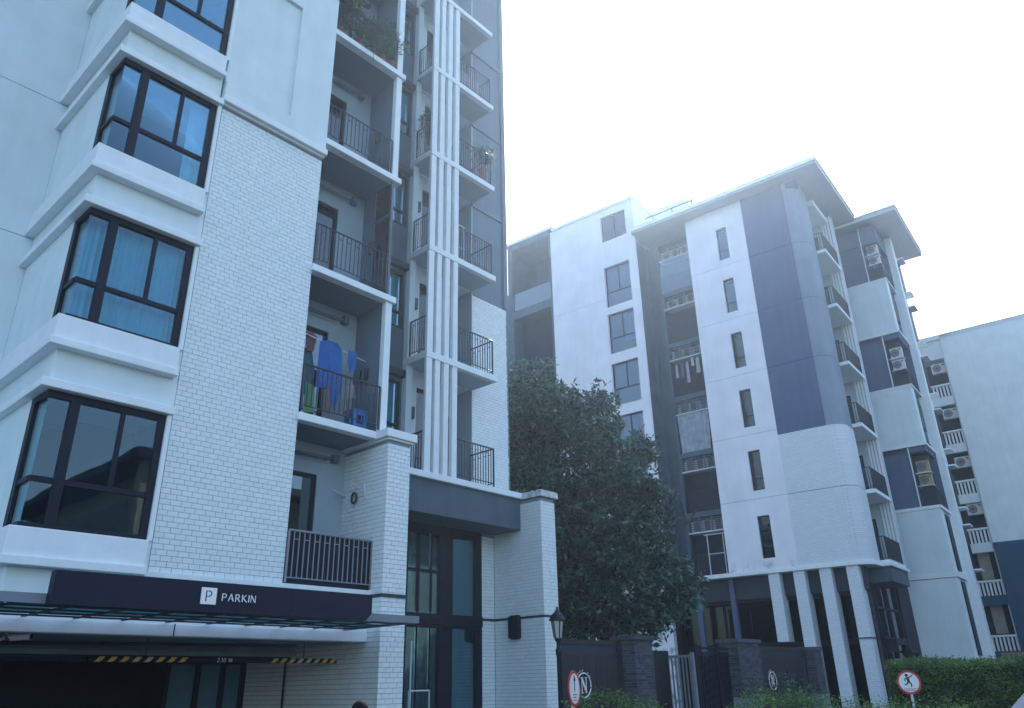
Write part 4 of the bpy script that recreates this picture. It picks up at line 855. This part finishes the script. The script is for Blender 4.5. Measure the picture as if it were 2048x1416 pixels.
def emblem(parent, u, z, r):
    v = FV + .02; m = MB(); n = 36
    for i in range(n):
        t0, t1 = 2 * math.pi * i / n, 2 * math.pi * (i + 1) / n
        m.tube((u + r * math.cos(t0), v - .01, z + r * math.sin(t0)), (u + r * math.cos(t1), v - .01, z + r * math.sin(t1)), .017, 6)
    m.build('emblem_ring', LETT, parent); H = r * 1.25; W = r * .62
    fn = lambda a, b, t: (u + a, v - t, z + b)
    strokes(parent, 'letter', LETT, fn, [(-W / 2, -H / 2, -W / 2, H / 2, .018), (W / 2, -H / 2, W / 2, H / 2, .018), (-W / 2, H / 2, W / 2, -H / 2, .055), (-W / 2 - .05, H / 2, -W / 2 + .05, H / 2, .014), (W / 2 - .05, H / 2, W / 2 + .05, H / 2, .014), (-W / 2 - .05, -H / 2, -W / 2 + .05, -H / 2, .014)], t0=.0, t1=.02)
    # leaf-like sprigs around the ring
    m = MB()
    for i, d in enumerate((100, 118, 134, 60, 40)):
        x, y = u + (r + .05) * math.cos(R(d)), z + (r + .05) * math.sin(R(d)); m.tube((x, v, y), (x + .07 * math.cos(R(d - 70)), v, y + .07 * math.sin(R(d - 70))), .010, 5, .003)
    m.build('emblem_sprig', LETT, parent)
emblem(f1, 17.0, 1.565, .285); emblem(f2, 27.85, 1.56, .29)
def pillar(u0, u1, ztop, label):
    t = thing('stone_pillar', FL, ((u0 + u1) / 2, FV, 0), label, 'pillar', 'dark stone gate pillars'); org = ORG[t.name]; v0, v1 = FV - .35, FV + .35
    MB().box(u0 + .04, u1 - .04, v0 + .04, v1 - .04, 0, ztop - .12).build('core', MORTAR, t); MB().box(u0 - .06, u1 + .06, v0 - .06, v1 + .06, ztop - .12, ztop).build('cap', STONE, t)
    rr = random.Random(int(u0 * 10)); cache = [MB().box(0, 1, 0, 1, 0, 1).mesh('stone')]; cache[0].materials.append(STONE); n = 0; z = 0
    while z < ztop - .13:
        h = rr.choice((.05, .065, .08)); h = min(h, ztop - .12 - z)
        if z + h > 1.1:
            for face in ('v', 'u'):
                a, e = (u0, u1) if face == 'v' else (v0, v1)
                while a < e - .03:
                    l = min(rr.uniform(.12, .34), e - a); d = rr.uniform(0, .022)
                    q = bpy.data.objects.new('stone', cache[0]); link(q, t); q.scale = ((l - .006, .05, h - .006) if face == 'v' else (.05, l - .006, h - .006))
                    q.location = (a - org[0], v0 - d - org[1], z) if face == 'v' else (u0 - d - org[0], a - org[1], z); a += l; n += 1
        z += h
    return t
pillar(18.85, 19.75, 2.80, 'dark stacked stone pillar right of the nearer timber fence')
pillar(24.85, 26.4, 2.86, 'wide dark stacked stone pillar between the gate and the far fence')
pillar(30.95, 31.6, 2.72, 'dark stone pillar at the far end of the far fence by the brick columns')
gt = thing('open_gate', FL, (22.6, 13.0, 0), 'pale metal barred gate leaf standing open beside the dark gate', 'gate'); org = ORG[gt.name]
GW = mat('pale_gate_paint', (.22, .26, .30), .5, .1, 6)
# leaf swings in direction of +v
MB().box(22.55, 22.62, 13.1, 15.0, 2.28, 2.36).build('rail', GW, gt); MB().box(22.55, 22.62, 13.1, 15.0, .1, .2).build('rail', GW, gt); MB().box(22.52, 22.62, 13.0, 13.1, 0, 2.42).build('stile', GW, gt)
me = MB().box(0, .03, 0, .045, .2, 2.28).mesh('bar'); me.materials.append(GW)
for i in range(15): q = bpy.data.objects.new('bar', me); link(q, gt); q.location = (22.56 - org[0], .14 + .125 * i, 0)
g2 = thing('dark_gate', FL, (22.7, 13.0, 0), 'closed dark metal gate with a double top rail left of the wide stone pillar', 'gate'); org = ORG[g2.name]
MB().box(22.66, 24.85, FV, FV + .06, 2.36, 2.44).box(22.66, 24.85, FV, FV + .06, 2.52, 2.58).build('top_rail', FRAME, g2); MB().box(22.64, 22.80, FV - .04, FV + .12, 0, 2.66).build('stile', FRAME, g2); MB().box(24.0, 24.10, FV - .02, FV + .08, 0, 2.55).build('stile', FRAME, g2)
me = MB().box(0, .03, 0, .03, .1, 2.36).mesh('bar'); me.materials.append(FRAME)
for i in range(15): q = bpy.data.objects.new('bar', me); link(q, g2); q.location = (.2 + .135 * i, .02, 0)
MB().box(22.9, 24.8, FV + .05, FV + .07, .1, 2.3).build('backing_sheet', NAVY, g2)
MB().box(19.7, 22.6, FV + .9, FV + 1.0, 0, 2.5).build('timber_screen', DARKW).rotation_euler.z = YL
ts = bpy.data.objects['timber_screen']; tag(ts, 'dark timber screen in the shade between the first stone pillar and the gate', 'screen')

# street lamp
LU, LV = 13.62, 11.05
sl = thing('street_lamp', FL, (LU, LV, 0), 'black classic lantern street lamp in front of the white brick portico', 'street lamp')
MB().lathe((LU, LV, 0), [(.13, 0), (.13, .25), (.08, .32), (.055, .5), (.05, 2.15), (.065, 2.18), (.065, 2.28), (.045, 2.30), (.042, 2.42), (.075, 2.46), (.075, 2.5)], 16).build('post', FRAME, sl, smooth=True)
ln = MB()
for i in range(6):
    t = 2 * math.pi * i / 6; ln.tube((LU + .085 * math.cos(t), LV + .085 * math.sin(t), 2.5), (LU + .135 * math.cos(t), LV + .135 * math.sin(t), 2.86), .012, 5)
    t2 = 2 * math.pi * (i + 1) / 6; ln.tube((LU + .135 * math.cos(t), LV + .135 * math.sin(t), 2.86), (LU + .135 * math.cos(t2), LV + .135 * math.sin(t2), 2.86), .012, 5)
lo = ln.build('lantern_frame', FRAME, sl); m = MB(); m.lathe((LU, LV, 0), [(.078, 2.51), (.127, 2.85)], 6); m.build('lantern_glass', mat('milky_lamp_glass', (.42, .46, .44), .25, .1, 5), lo)
MB().lathe((LU, LV, 0), [(.185, 2.86), (.175, 2.89), (.13, 2.97), (.06, 3.04), (.035, 3.07), (.02, 3.10), (.03, 3.12), (.005, 3.15)], 12).build('lantern_roof', FRAME, sl)

# signs: discs on poles
def disc(parent, c, nrm, up, rx, r, t0, t1, name, m, n=40):
    """flat disc of radius r, normal nrm"""
    s_ = Vector(nrm).normalized(); a = Vector((0, 0, 1)).cross(s_).normalized(); b = s_.cross(a); mb = MB(); mb.extrude([(r * math.cos(2 * math.pi * i / n), r * math.sin(2 * math.pi * i / n)) for i in range(n)], lambda x, y, t: tuple(Vector(c) + a * x + b * y + s_ * t), t0, t1)
    return mb.build(name, m, parent, fix=True)
def sign(pos, yaw, label, draw, r=.3):
    x, y, z = pos; t = thing('road_sign', FW, (x, y, 0), label, 'sign', 'round signs on poles'); n = (math.sin(yaw), -math.cos(yaw), 0)
    disc(t, (x, y, z), n, None, 1, r, -.006, .006, 'rim', REDP); disc(t, (x, y, z), n, None, 1, r * .82, .006, .008, 'face', LETT)
    a = Vector((0, 0, 1)).cross(Vector(n)).normalized()
    fn = lambda p, q, tt: tuple(Vector((x, y, z)) + a * p + Vector((0, 0, q)) + Vector(n) * (.009 + tt))
    draw(t, fn); MB().tube((x - n[0] * .03, y - n[1] * .03, 0), (x - n[0] * .03, y - n[1] * .03, z + r * .7), .03, 10).build('pole', STEELW, t)
    return t
def d1(t, fn):
    strokes(t, 'arrow', BLACKP, fn, [(0, -.04, 0, .15, .025)], t1=.003); mb = MB(); mb.extrude([(-.045, .11), (.045, .11), (0, .2)], fn, 0, .003); mb.build('arrow', BLACKP, t, fix=True)
    strokes(t, 'text_line', mat('faded_red_print', (.38, .2, .24), .5), fn, [(-.09, -.085, .09, -.085, .018), (-.06, -.125, .06, -.125, .02), (-.10, -.165, .10, -.165, .012)], t1=.002)
def d2(t, fn):
    mb = MB(); mb.extrude([(-.03 + .035 * math.cos(R(a)), .155 + .035 * math.sin(R(a))) for a in range(0, 360, 30)], fn, 0, .003); mb.build('figure_head', BLACKP, t, fix=True)
    strokes(t, 'figure', BLACKP, fn, [(-.02, .115, .0, .0, .06), (-.01, .10, .07, .13, .022), (.07, .13, .11, .17, .02), (-.02, .10, -.085, .07, .022), (-.085, .07, -.075, .02, .02), (.0, .01, .05, -.04, .03), (.05, -.04, .035, -.10, .025), (-.01, .01, -.05, -.04, .03), (-.05, -.04, -.10, -.05, .025)], t1=.003)
    strokes(t, 'text_line', mat('faded_red_print', (.38, .2, .24), .5), fn, [(-.13, -.145, .13, -.145, .016), (-.10, -.18, .10, -.18, .014)], t1=.002)
sign((.845, 13, 1.535), R(66), 'red rimmed round sign with an upward arrow in front of the near fence', d1, .262)
sign((9.25, 20, 1.475), R(-28), 'red rimmed round sign with a walking figure in front of the hedge', d2, .262)

# main tree
TX, TY = 2.2, 26.0
TR = thing('tree', FW, (TX, TY, 0), 'large dense dark green leafy tree between the two apartment blocks', 'tree')
def wp(px, py, d):
    X = (px - 1024) / 1544.3; U = -(py - 708) / 1544.3; dv = xr * X + upr * U + fwd; return tuple(Vector((0, 0, 1.6)) + dv * (d / dv.y))
tk = MB(); tips = []
rr = random.Random(4)
for i, (px, lean) in enumerate(((1163, (-1.2, 3.6)), (1172, (-.3, 4.2)), (1186, (.4, 4.4)), (1205, (1.6, 4.0)), (1215, (2.6, 3.2)))):
    b = wp(px, 1275, TY + .3 * (i % 2)); base = (TX + (b[0] - TX) * .6, b[1], 0)
    mid = Vector(b); t = MB(); t.tube(base, mid, .11, 9, .085); e = mid + Vector((lean[0] * .5, rr.uniform(-.5, .5), lean[1] * .5)); t.tube(mid, e, .085, 8, .06); e2 = e + Vector((lean[0] * .7, rr.uniform(-.8, .8), lean[1] * .7)); t.tube(e, e2, .06, 7, .03)
    t.build('trunk', BARK, TR, smooth=True)
    for j in range(5):
        s0 = mid.lerp(e2, rr.uniform(.1, .9)); MB().tube(s0, s0 + Vector((rr.uniform(-1.8, 1.8), rr.uniform(-1, 1), rr.uniform(.6, 1.8))), .03, 6, .01).build('limb', BARK, TR)
lob = [(1030, 775, 45), (1045, 1000, 80), (1060, 860, 80), (1160, 1130, 90), (1050, 800, 62), (1000, 900, 90), (1120, 830, 66), (1185, 850, 62), (1085, 770, 40), (1110, 950, 100), (1235, 935, 72), (1200, 1050, 105), (1080, 1080, 100), (1275, 1090, 66), (1325, 1165, 58), (1360, 1160, 34), (1240, 1170, 84), (1130, 1190, 72), (1288, 905, 26), (1300, 975, 24), (1290, 1020, 46), (1195, 795, 22), (1340, 1225, 34), (1060, 740, 20), (1060, 1180, 70), (1170, 1240, 34), (1100, 1235, 40), (1225, 1250, 34), (1280, 1235, 40)]
cs = []; rs = []; ns = []
for i, (px, py, r) in enumerate(lob):
    d = TY + (.9 if i % 3 == 0 else -.8 if i % 3 == 1 else 0); cs.append(wp(px, py, d)); m_ = r * d * 1.08 / 1544.3; rs.append((m_, m_ * 1.0, m_ * 1.0)); ns.append(int(420 * (r / 26) ** 2) + 160)
cr = leafcloud('crown', LEAF, TR, cs, rs, ns, .215, 2.7, .35, 3, org=ORG[TR.name], clump=.12, upr_=1.3); tag(cr, kind='stuff')

# hedges and shrubs
def bush(fr, org, label, cs, rs, n, m, size, cat='bush', name='shrub', seed=0, shell=.6, clump=.09, aspect=2.):
    t = thing(name, fr, org, label, cat, 'shrubs and hedges along the street'); o = leafcloud('foliage', m, t, cs, rs, n, size, aspect, shell, seed, org=org, clump=clump); tag(o, kind='stuff')
    st_ = MB()
    for c in cs[:8]: st_.tube((c[0], c[1], 0), (c[0] + .05, c[1], c[2]), .03, 5, .01)
    st_.build('stem', BARK, t); return t
# long clipped hedge: box of leaves on a dark inner mass
h0 = Vector(wp(1782, 1350, 20.5)); hz = 1.9
HG = thing('clipped_hedge', FW, (h0.x, h0.y, 0), 'long clipped green box hedge behind the walking figure sign', 'hedge', 'shrubs and hedges along the street')
g_ = np.random.default_rng(5); hc = []; L_ = 9.0; D_ = 1.6
for i in range(3400):
    s = g_.random(); a = g_.random() * L_
    if s < .62: hc.append((a, 0 + .03 * g_.normal(), g_.random() * hz))
    elif s < .92: hc.append((a, g_.random() * D_, hz + .025 * g_.normal()))
    else: hc.append((.03 * g_.normal(), g_.random() * D_, g_.random() * hz))
ya = R(-4)
def hp(p): 
    zz_ = p[2] * (1 - .0 * p[0]) + (-.06 if p[1] < .05 and p[2] > hz - .05 else 0); return (h0.x + p[1] * .5 + p[0] * math.cos(ya) - p[1] * math.sin(ya), h0.y + p[0] * math.sin(ya) + p[1] * math.cos(ya), zz_ + .03 * math.sin(p[0] * 2.1))
fo = leafcloud('foliage', LEAFH, HG, [hp(p) for p in hc], [.03] * len(hc), 26, .055, 1.8, .2, 9, org=ORG[HG.name], clump=.055); tag(fo, kind='stuff')
mb = MB(); P = [hp(q) for q in ((.06, .06, 0), (L_, .06, 0), (L_, D_, 0), (.06, D_, 0))]; Q = [(x, y, hz - .1) for x, y, _ in P]
n = 0; mb.v = P + Q; mb.f = [(0, 1, 5, 4), (1, 2, 6, 5), (2, 3, 7, 6), (3, 0, 4, 7), (4, 5, 6, 7)]; mb.build('inner_twigs', mat('inner_twigs', (.012, .022, .010), .95), HG)
p = lambda px, py, d: wp(px, py, d)
bush(FW, (*p(1570, 1416, 17)[:2], 0), 'bright green clipped shrub in front of the far timber fence', [p(a, 1425 + (8 if i in (0, 7) else 0), 17 + .2 * (i % 2)) for i, a in enumerate(range(1500, 1660, 20))], [(.34, .4, .36)] * 8, 900, LEAFB, .05, seed=3)
bush(FW, (*p(1740, 1416, 15)[:2], 0), 'low pale green ground shrub along the bottom right edge', [p(a, 1436, 14 + .2 * (i % 2)) for i, a in enumerate(range(1680, 1960, 22))], [(.26, .3, .24)] * 13, 420, LEAFH, .045, seed=4)
bush(FW, (*p(1215, 1416, 17)[:2], 0), 'leafy dark shrub below the near fence emblem', [p(a, y, 17.3 + .2 * (i % 2)) for i, (a, y) in enumerate(((1180, 1418), (1205, 1412), (1228, 1408), (1245, 1420), (1275, 1428), (1300, 1430), (1160, 1425)))], [(.26, .3, .26)] * 7, 300, LEAFH, .09, seed=5, aspect=3)
bush(FW, (*p(1555, 1400, 23)[:2], 0), 'dark shrub standing close to the far fence emblem', [p(a, y, 23.4 + .2 * (i % 2)) for i, (a, y) in enumerate(((1510, 1385), (1530, 1392), (1580, 1382), (1600, 1388), (1560, 1396)))], [(.36, .3, .36)] * 5, 300, LEAF, .09, seed=6, aspect=2.5)

# parked car, only its shoulder reaches into the frame
car = thing('parked_car', FW, (8.3, 12.4, 0), 'pale silver car whose rear corner just shows at the bottom right edge', 'car')
CP_ = mat('silver_car_paint', (.42, .45, .50), .25, .03, 3, metal=.5)
prof = [(7.15, .35), (7.05, .75), (7.12, .98), (7.42, 1.12), (7.85, 1.46), (8.9, 1.52), (9.9, 1.38), (10.6, 1.02), (11.5, .9), (11.62, .5), (11.5, .3)]
body = MB(); body.extrude(prof, lambda a, b, t: (a, t, b), 11.6, 13.2); bo = body.build('body', CP_, car, fix=True)
bvm = bo.modifiers.new('bevel', 'BEVEL'); bvm.width = .09; bvm.segments = 3
for y in (11.595, 13.205): MB().extrude([(7.75, 1.08), (8.0, 1.40), (8.85, 1.45), (8.85, 1.05)], lambda a, b, t: (a, y + t, b), -.004, .004).build('side_window', BLACKP, car, fix=True); MB().extrude([(8.93, 1.05), (8.93, 1.45), (9.75, 1.33), (10.3, 1.02)], lambda a, b, t: (a, y + t, b), -.004, .004).build('side_window', BLACKP, car, fix=True)
for u in (7.95, 10.7):
    for y in (11.62, 13.0):
        wh = MB().tube((u, y, .32), (u, y + .2, .32), .32, 24).build('wheel', mat('tyre_rubber', (.02, .02, .022), .9), car); MB().tube((u, y - .01 if y < 12 else y + .2, .32), (u, y if y < 12 else y + .21, .32), .2, 16).build('rim', IRONL, wh)
for y in (11.75, 12.85): MB().box(7.06, 7.12, y, y + .25, .72, .88).build('tail_light', REDP, car)

car.location.x += .12

# people: one continuous body each, grown with a skin modifier
SKIN = mat('skin', (.42, .26, .19), .55, .05, 20); HAIR = mat('black_hair', (.010, .009, .009), .85, .3, 30, spec=.1)
def person(x, y, yaw, s, label, shirt, sit=0.):
    t = thing('person', FW, (x, y, 0), label, 'person'); t.rotation_euler.z = yaw; t.scale = (s, s, s); hz_ = .95 - sit; k = .45 if sit else 0
    J = {'pel': (0, 0, hz_), 'bel': (0, .0, hz_ + .16), 'chest': (0, -.01, hz_ + .36), 'neck': (0, 0, hz_ + .52), 'nk2': (0, -.01, hz_ + .58), 'head': (0, -.02, hz_ + .66), 'top': (0, -.01, hz_ + .76)}
    rad = {'pel': .15, 'bel': .12, 'chest': .14, 'neck': .06, 'nk2': .05, 'head': .085, 'top': .075}; E = [('pel', 'bel'), ('bel', 'chest'), ('chest', 'neck'), ('neck', 'nk2'), ('nk2', 'head'), ('head', 'top')]
    for sgn, q in ((-1, 'l'), (1, 'r')):
        J['sh' + q] = (.17 * sgn, 0, hz_ + .46); J['el' + q] = (.23 * sgn, -.02, hz_ + .18); J['wr' + q] = (.19 * sgn, -.18, hz_ + .02); J['ha' + q] = (.17 * sgn, -.25, hz_)
        J['hip' + q] = (.09 * sgn, 0, hz_ - .06); J['kn' + q] = (.11 * sgn, -k, hz_ - (.08 if sit else .46)); J['an' + q] = (.11 * sgn, -k, .08); J['to' + q] = (.12 * sgn, -k - .16, .04)
        rad.update({'sh' + q: .062, 'el' + q: .042, 'wr' + q: .028, 'ha' + q: .035, 'hip' + q: .10, 'kn' + q: .06, 'an' + q: .042, 'to' + q: .035})
        E += [('chest', 'sh' + q), ('sh' + q, 'el' + q), ('el' + q, 'wr' + q), ('wr' + q, 'ha' + q), ('pel', 'hip' + q), ('hip' + q, 'kn' + q), ('kn' + q, 'an' + q), ('an' + q, 'to' + q)]
        for f_ in range(4): nm = 'fi%d%s' % (f_, q); J[nm] = ((.145 + .02 * f_) * sgn, -.33 + .008 * abs(f_ - 1.5), hz_ - .02); rad[nm] = .009; E.append(('ha' + q, nm))
        J['th' + q] = (.12 * sgn, -.25, hz_ - .03); rad['th' + q] = .011; E.append(('ha' + q, 'th' + q))
    K = list(J); me = bpy.data.meshes.new('body'); me.from_pydata([J[a] for a in K], [(K.index(a), K.index(b)) for a, b in E], []); o = bpy.data.objects.new('body', me); C.objects.link(o)
    sk_ = o.modifiers.new('s', 'SKIN'); sk_.use_smooth_shade = True
    for i, a in enumerate(K): me.skin_vertices[0].data[i].radius = (rad[a],) * 2
    me.skin_vertices[0].data[0].use_root = True; o.modifiers.new('u', 'SUBSURF').levels = 2
    dg = bpy.context.evaluated_depsgraph_get(); m2 = bpy.data.meshes.new_from_object(o.evaluated_get(dg)); bpy.data.objects.remove(o)
    m2.materials.clear(); m2.materials.append(SKIN); m2.materials.append(shirt); m2.materials.append(MATS['garment_3'])
    for pl in m2.polygons:
        c = pl.center; pl.material_index = 1 if (hz_ - .02 < c.z < hz_ + .50 and (abs(c.x) < .2 or c.z > hz_ + .25) and c.y > -.12) else (2 if c.z < hz_ - .02 and c.z > .12 and not (c.y < -.2 and c.z > hz_ - .05) else 0)
    bo = bpy.data.objects.new('body', m2); C.objects.link(bo); bo.parent = t
    def sub(nm, c, r3, m, n=14):
        mb = MB(); mb.lathe((0, 0, 0), [(math.sin(math.pi * j / n) + 1e-3, -math.cos(math.pi * j / n)) for j in range(n + 1)], 16); me_ = mb.mesh(nm, smooth=True); me_.materials.append(m); q = bpy.data.objects.new(nm, me_); C.objects.link(q); q.parent = t; q.location = c; q.scale = r3; return q
    hz2 = hz_ + .70
    sub('hair', (0, .022, hz2 + .035), (.103, .112, .118), HAIR); sub('hair', (0, .075, hz2 - .10), (.088, .05, .17), HAIR)
    for sx in (-.035, .035): sub('eye', (sx, -.098, hz2 - .0), (.012, .008, .007), BLACKP)
    sub('nose', (0, -.108, hz2 - .03), (.013, .018, .024), SKIN); sub('mouth', (0, -.098, hz2 - .068), (.024, .008, .006), REDP)
    for sx in (-.085, .085): sub('ear', (sx, -.01, hz2 - .02), (.012, .02, .03), SKIN)
    return t
q = wp(1533, 1416, 14); person(q[0], 14, R(-20), .92, 'person with long black hair sitting low in front of the bright shrub', mat('dark_shirt', (.04, .04, .06), .9), sit=.50)
one('low_bench', MB().box(-.5, .5, -.1, .3, .30, .38).box(-.45, -.38, -.05, .25, 0, .30).box(.38, .45, -.05, .25, 0, .30), STONE, FW, (0, 0, 0), 'low dark bench under the sitting person', 'bench').location = (q[0], 14.05, 0)
q = wp(722, 1416, 8.5); person(q[0], 8.5, R(160), .83, 'person with dark hair walking below the garage side wall', MATS['blue_cloth'])

# building across the street (seen only as a reflection in the low windows)
OB = thing('opposite_house', FL, (13.5, -12, 0), 'grey house with wide eaves across the street, mirrored in the lowest bay window', 'house')
MB().box(14.2, 40, -30, -12, 0, 9.8).build('wall', mat('olive_wall', (.22, .26, .24), .9, .2, 2), OB); MB().box(13.4, 41, -30, -11, 11.2, 11.6).build('roof', GREYD, OB); MB().box(15, 40, -29, -12.6, 9.8, 11.2).build('upper_wall', mat('cream_wall', (.42, .44, .32), .9, .1, 2), OB)
for u in (13.9, 16.6, 19.3, 22): MB().box(u, u + .5, -12, -11.5, 0, 11.2).build('column', MATS['cream_wall'], OB)
for u in (14.9, 17.6, 20.3): MB().box(u, u + 1.3, -11.98, -11.9, 5, 8.5).build('window', FRAME, OB)

# added thin volume imitating sun and lens glare: veils farther blocks, lifts darks
hb = MB().box(-70, 90, -60, 110, -2, 30.5); hz_m = bpy.data.materials.new('glare_haze'); hz_m.use_nodes = True; t = hz_m.node_tree; t.nodes.remove(t.nodes['Principled BSDF'])
pv_ = t.nodes.new('ShaderNodeVolumePrincipled'); pv_.inputs['Density'].default_value = .0011; pv_.inputs['Color'].default_value = (.58, .76, 1, 1); pv_.inputs['Anisotropy'].default_value = .72; t.links.new(pv_.outputs[0], t.nodes['Material Output'].inputs['Volume'])
hzo = hb.build('glare_haze', hz_m); tag(hzo, kind='stuff')

# soften the arrises of cast trim
for o in bpy.data.objects:
    if o.type == 'MESH' and o.name.split('.')[0] in ('sill_band', 'head_moulding', 'cornice', 'balcony_slab', 'balcony_post', 'vertical_fin', 'pillar_cap', 'portico_slab', 'portico_beam', 'parking_canopy', 'base_cornice', 'garage_beam', 'bay_wall', 'roof_eave', 'white_box_wall'):
        b = o.modifiers.new('bevel', 'BEVEL'); b.width = .012; b.segments = 2; b.limit_method = 'ANGLE'
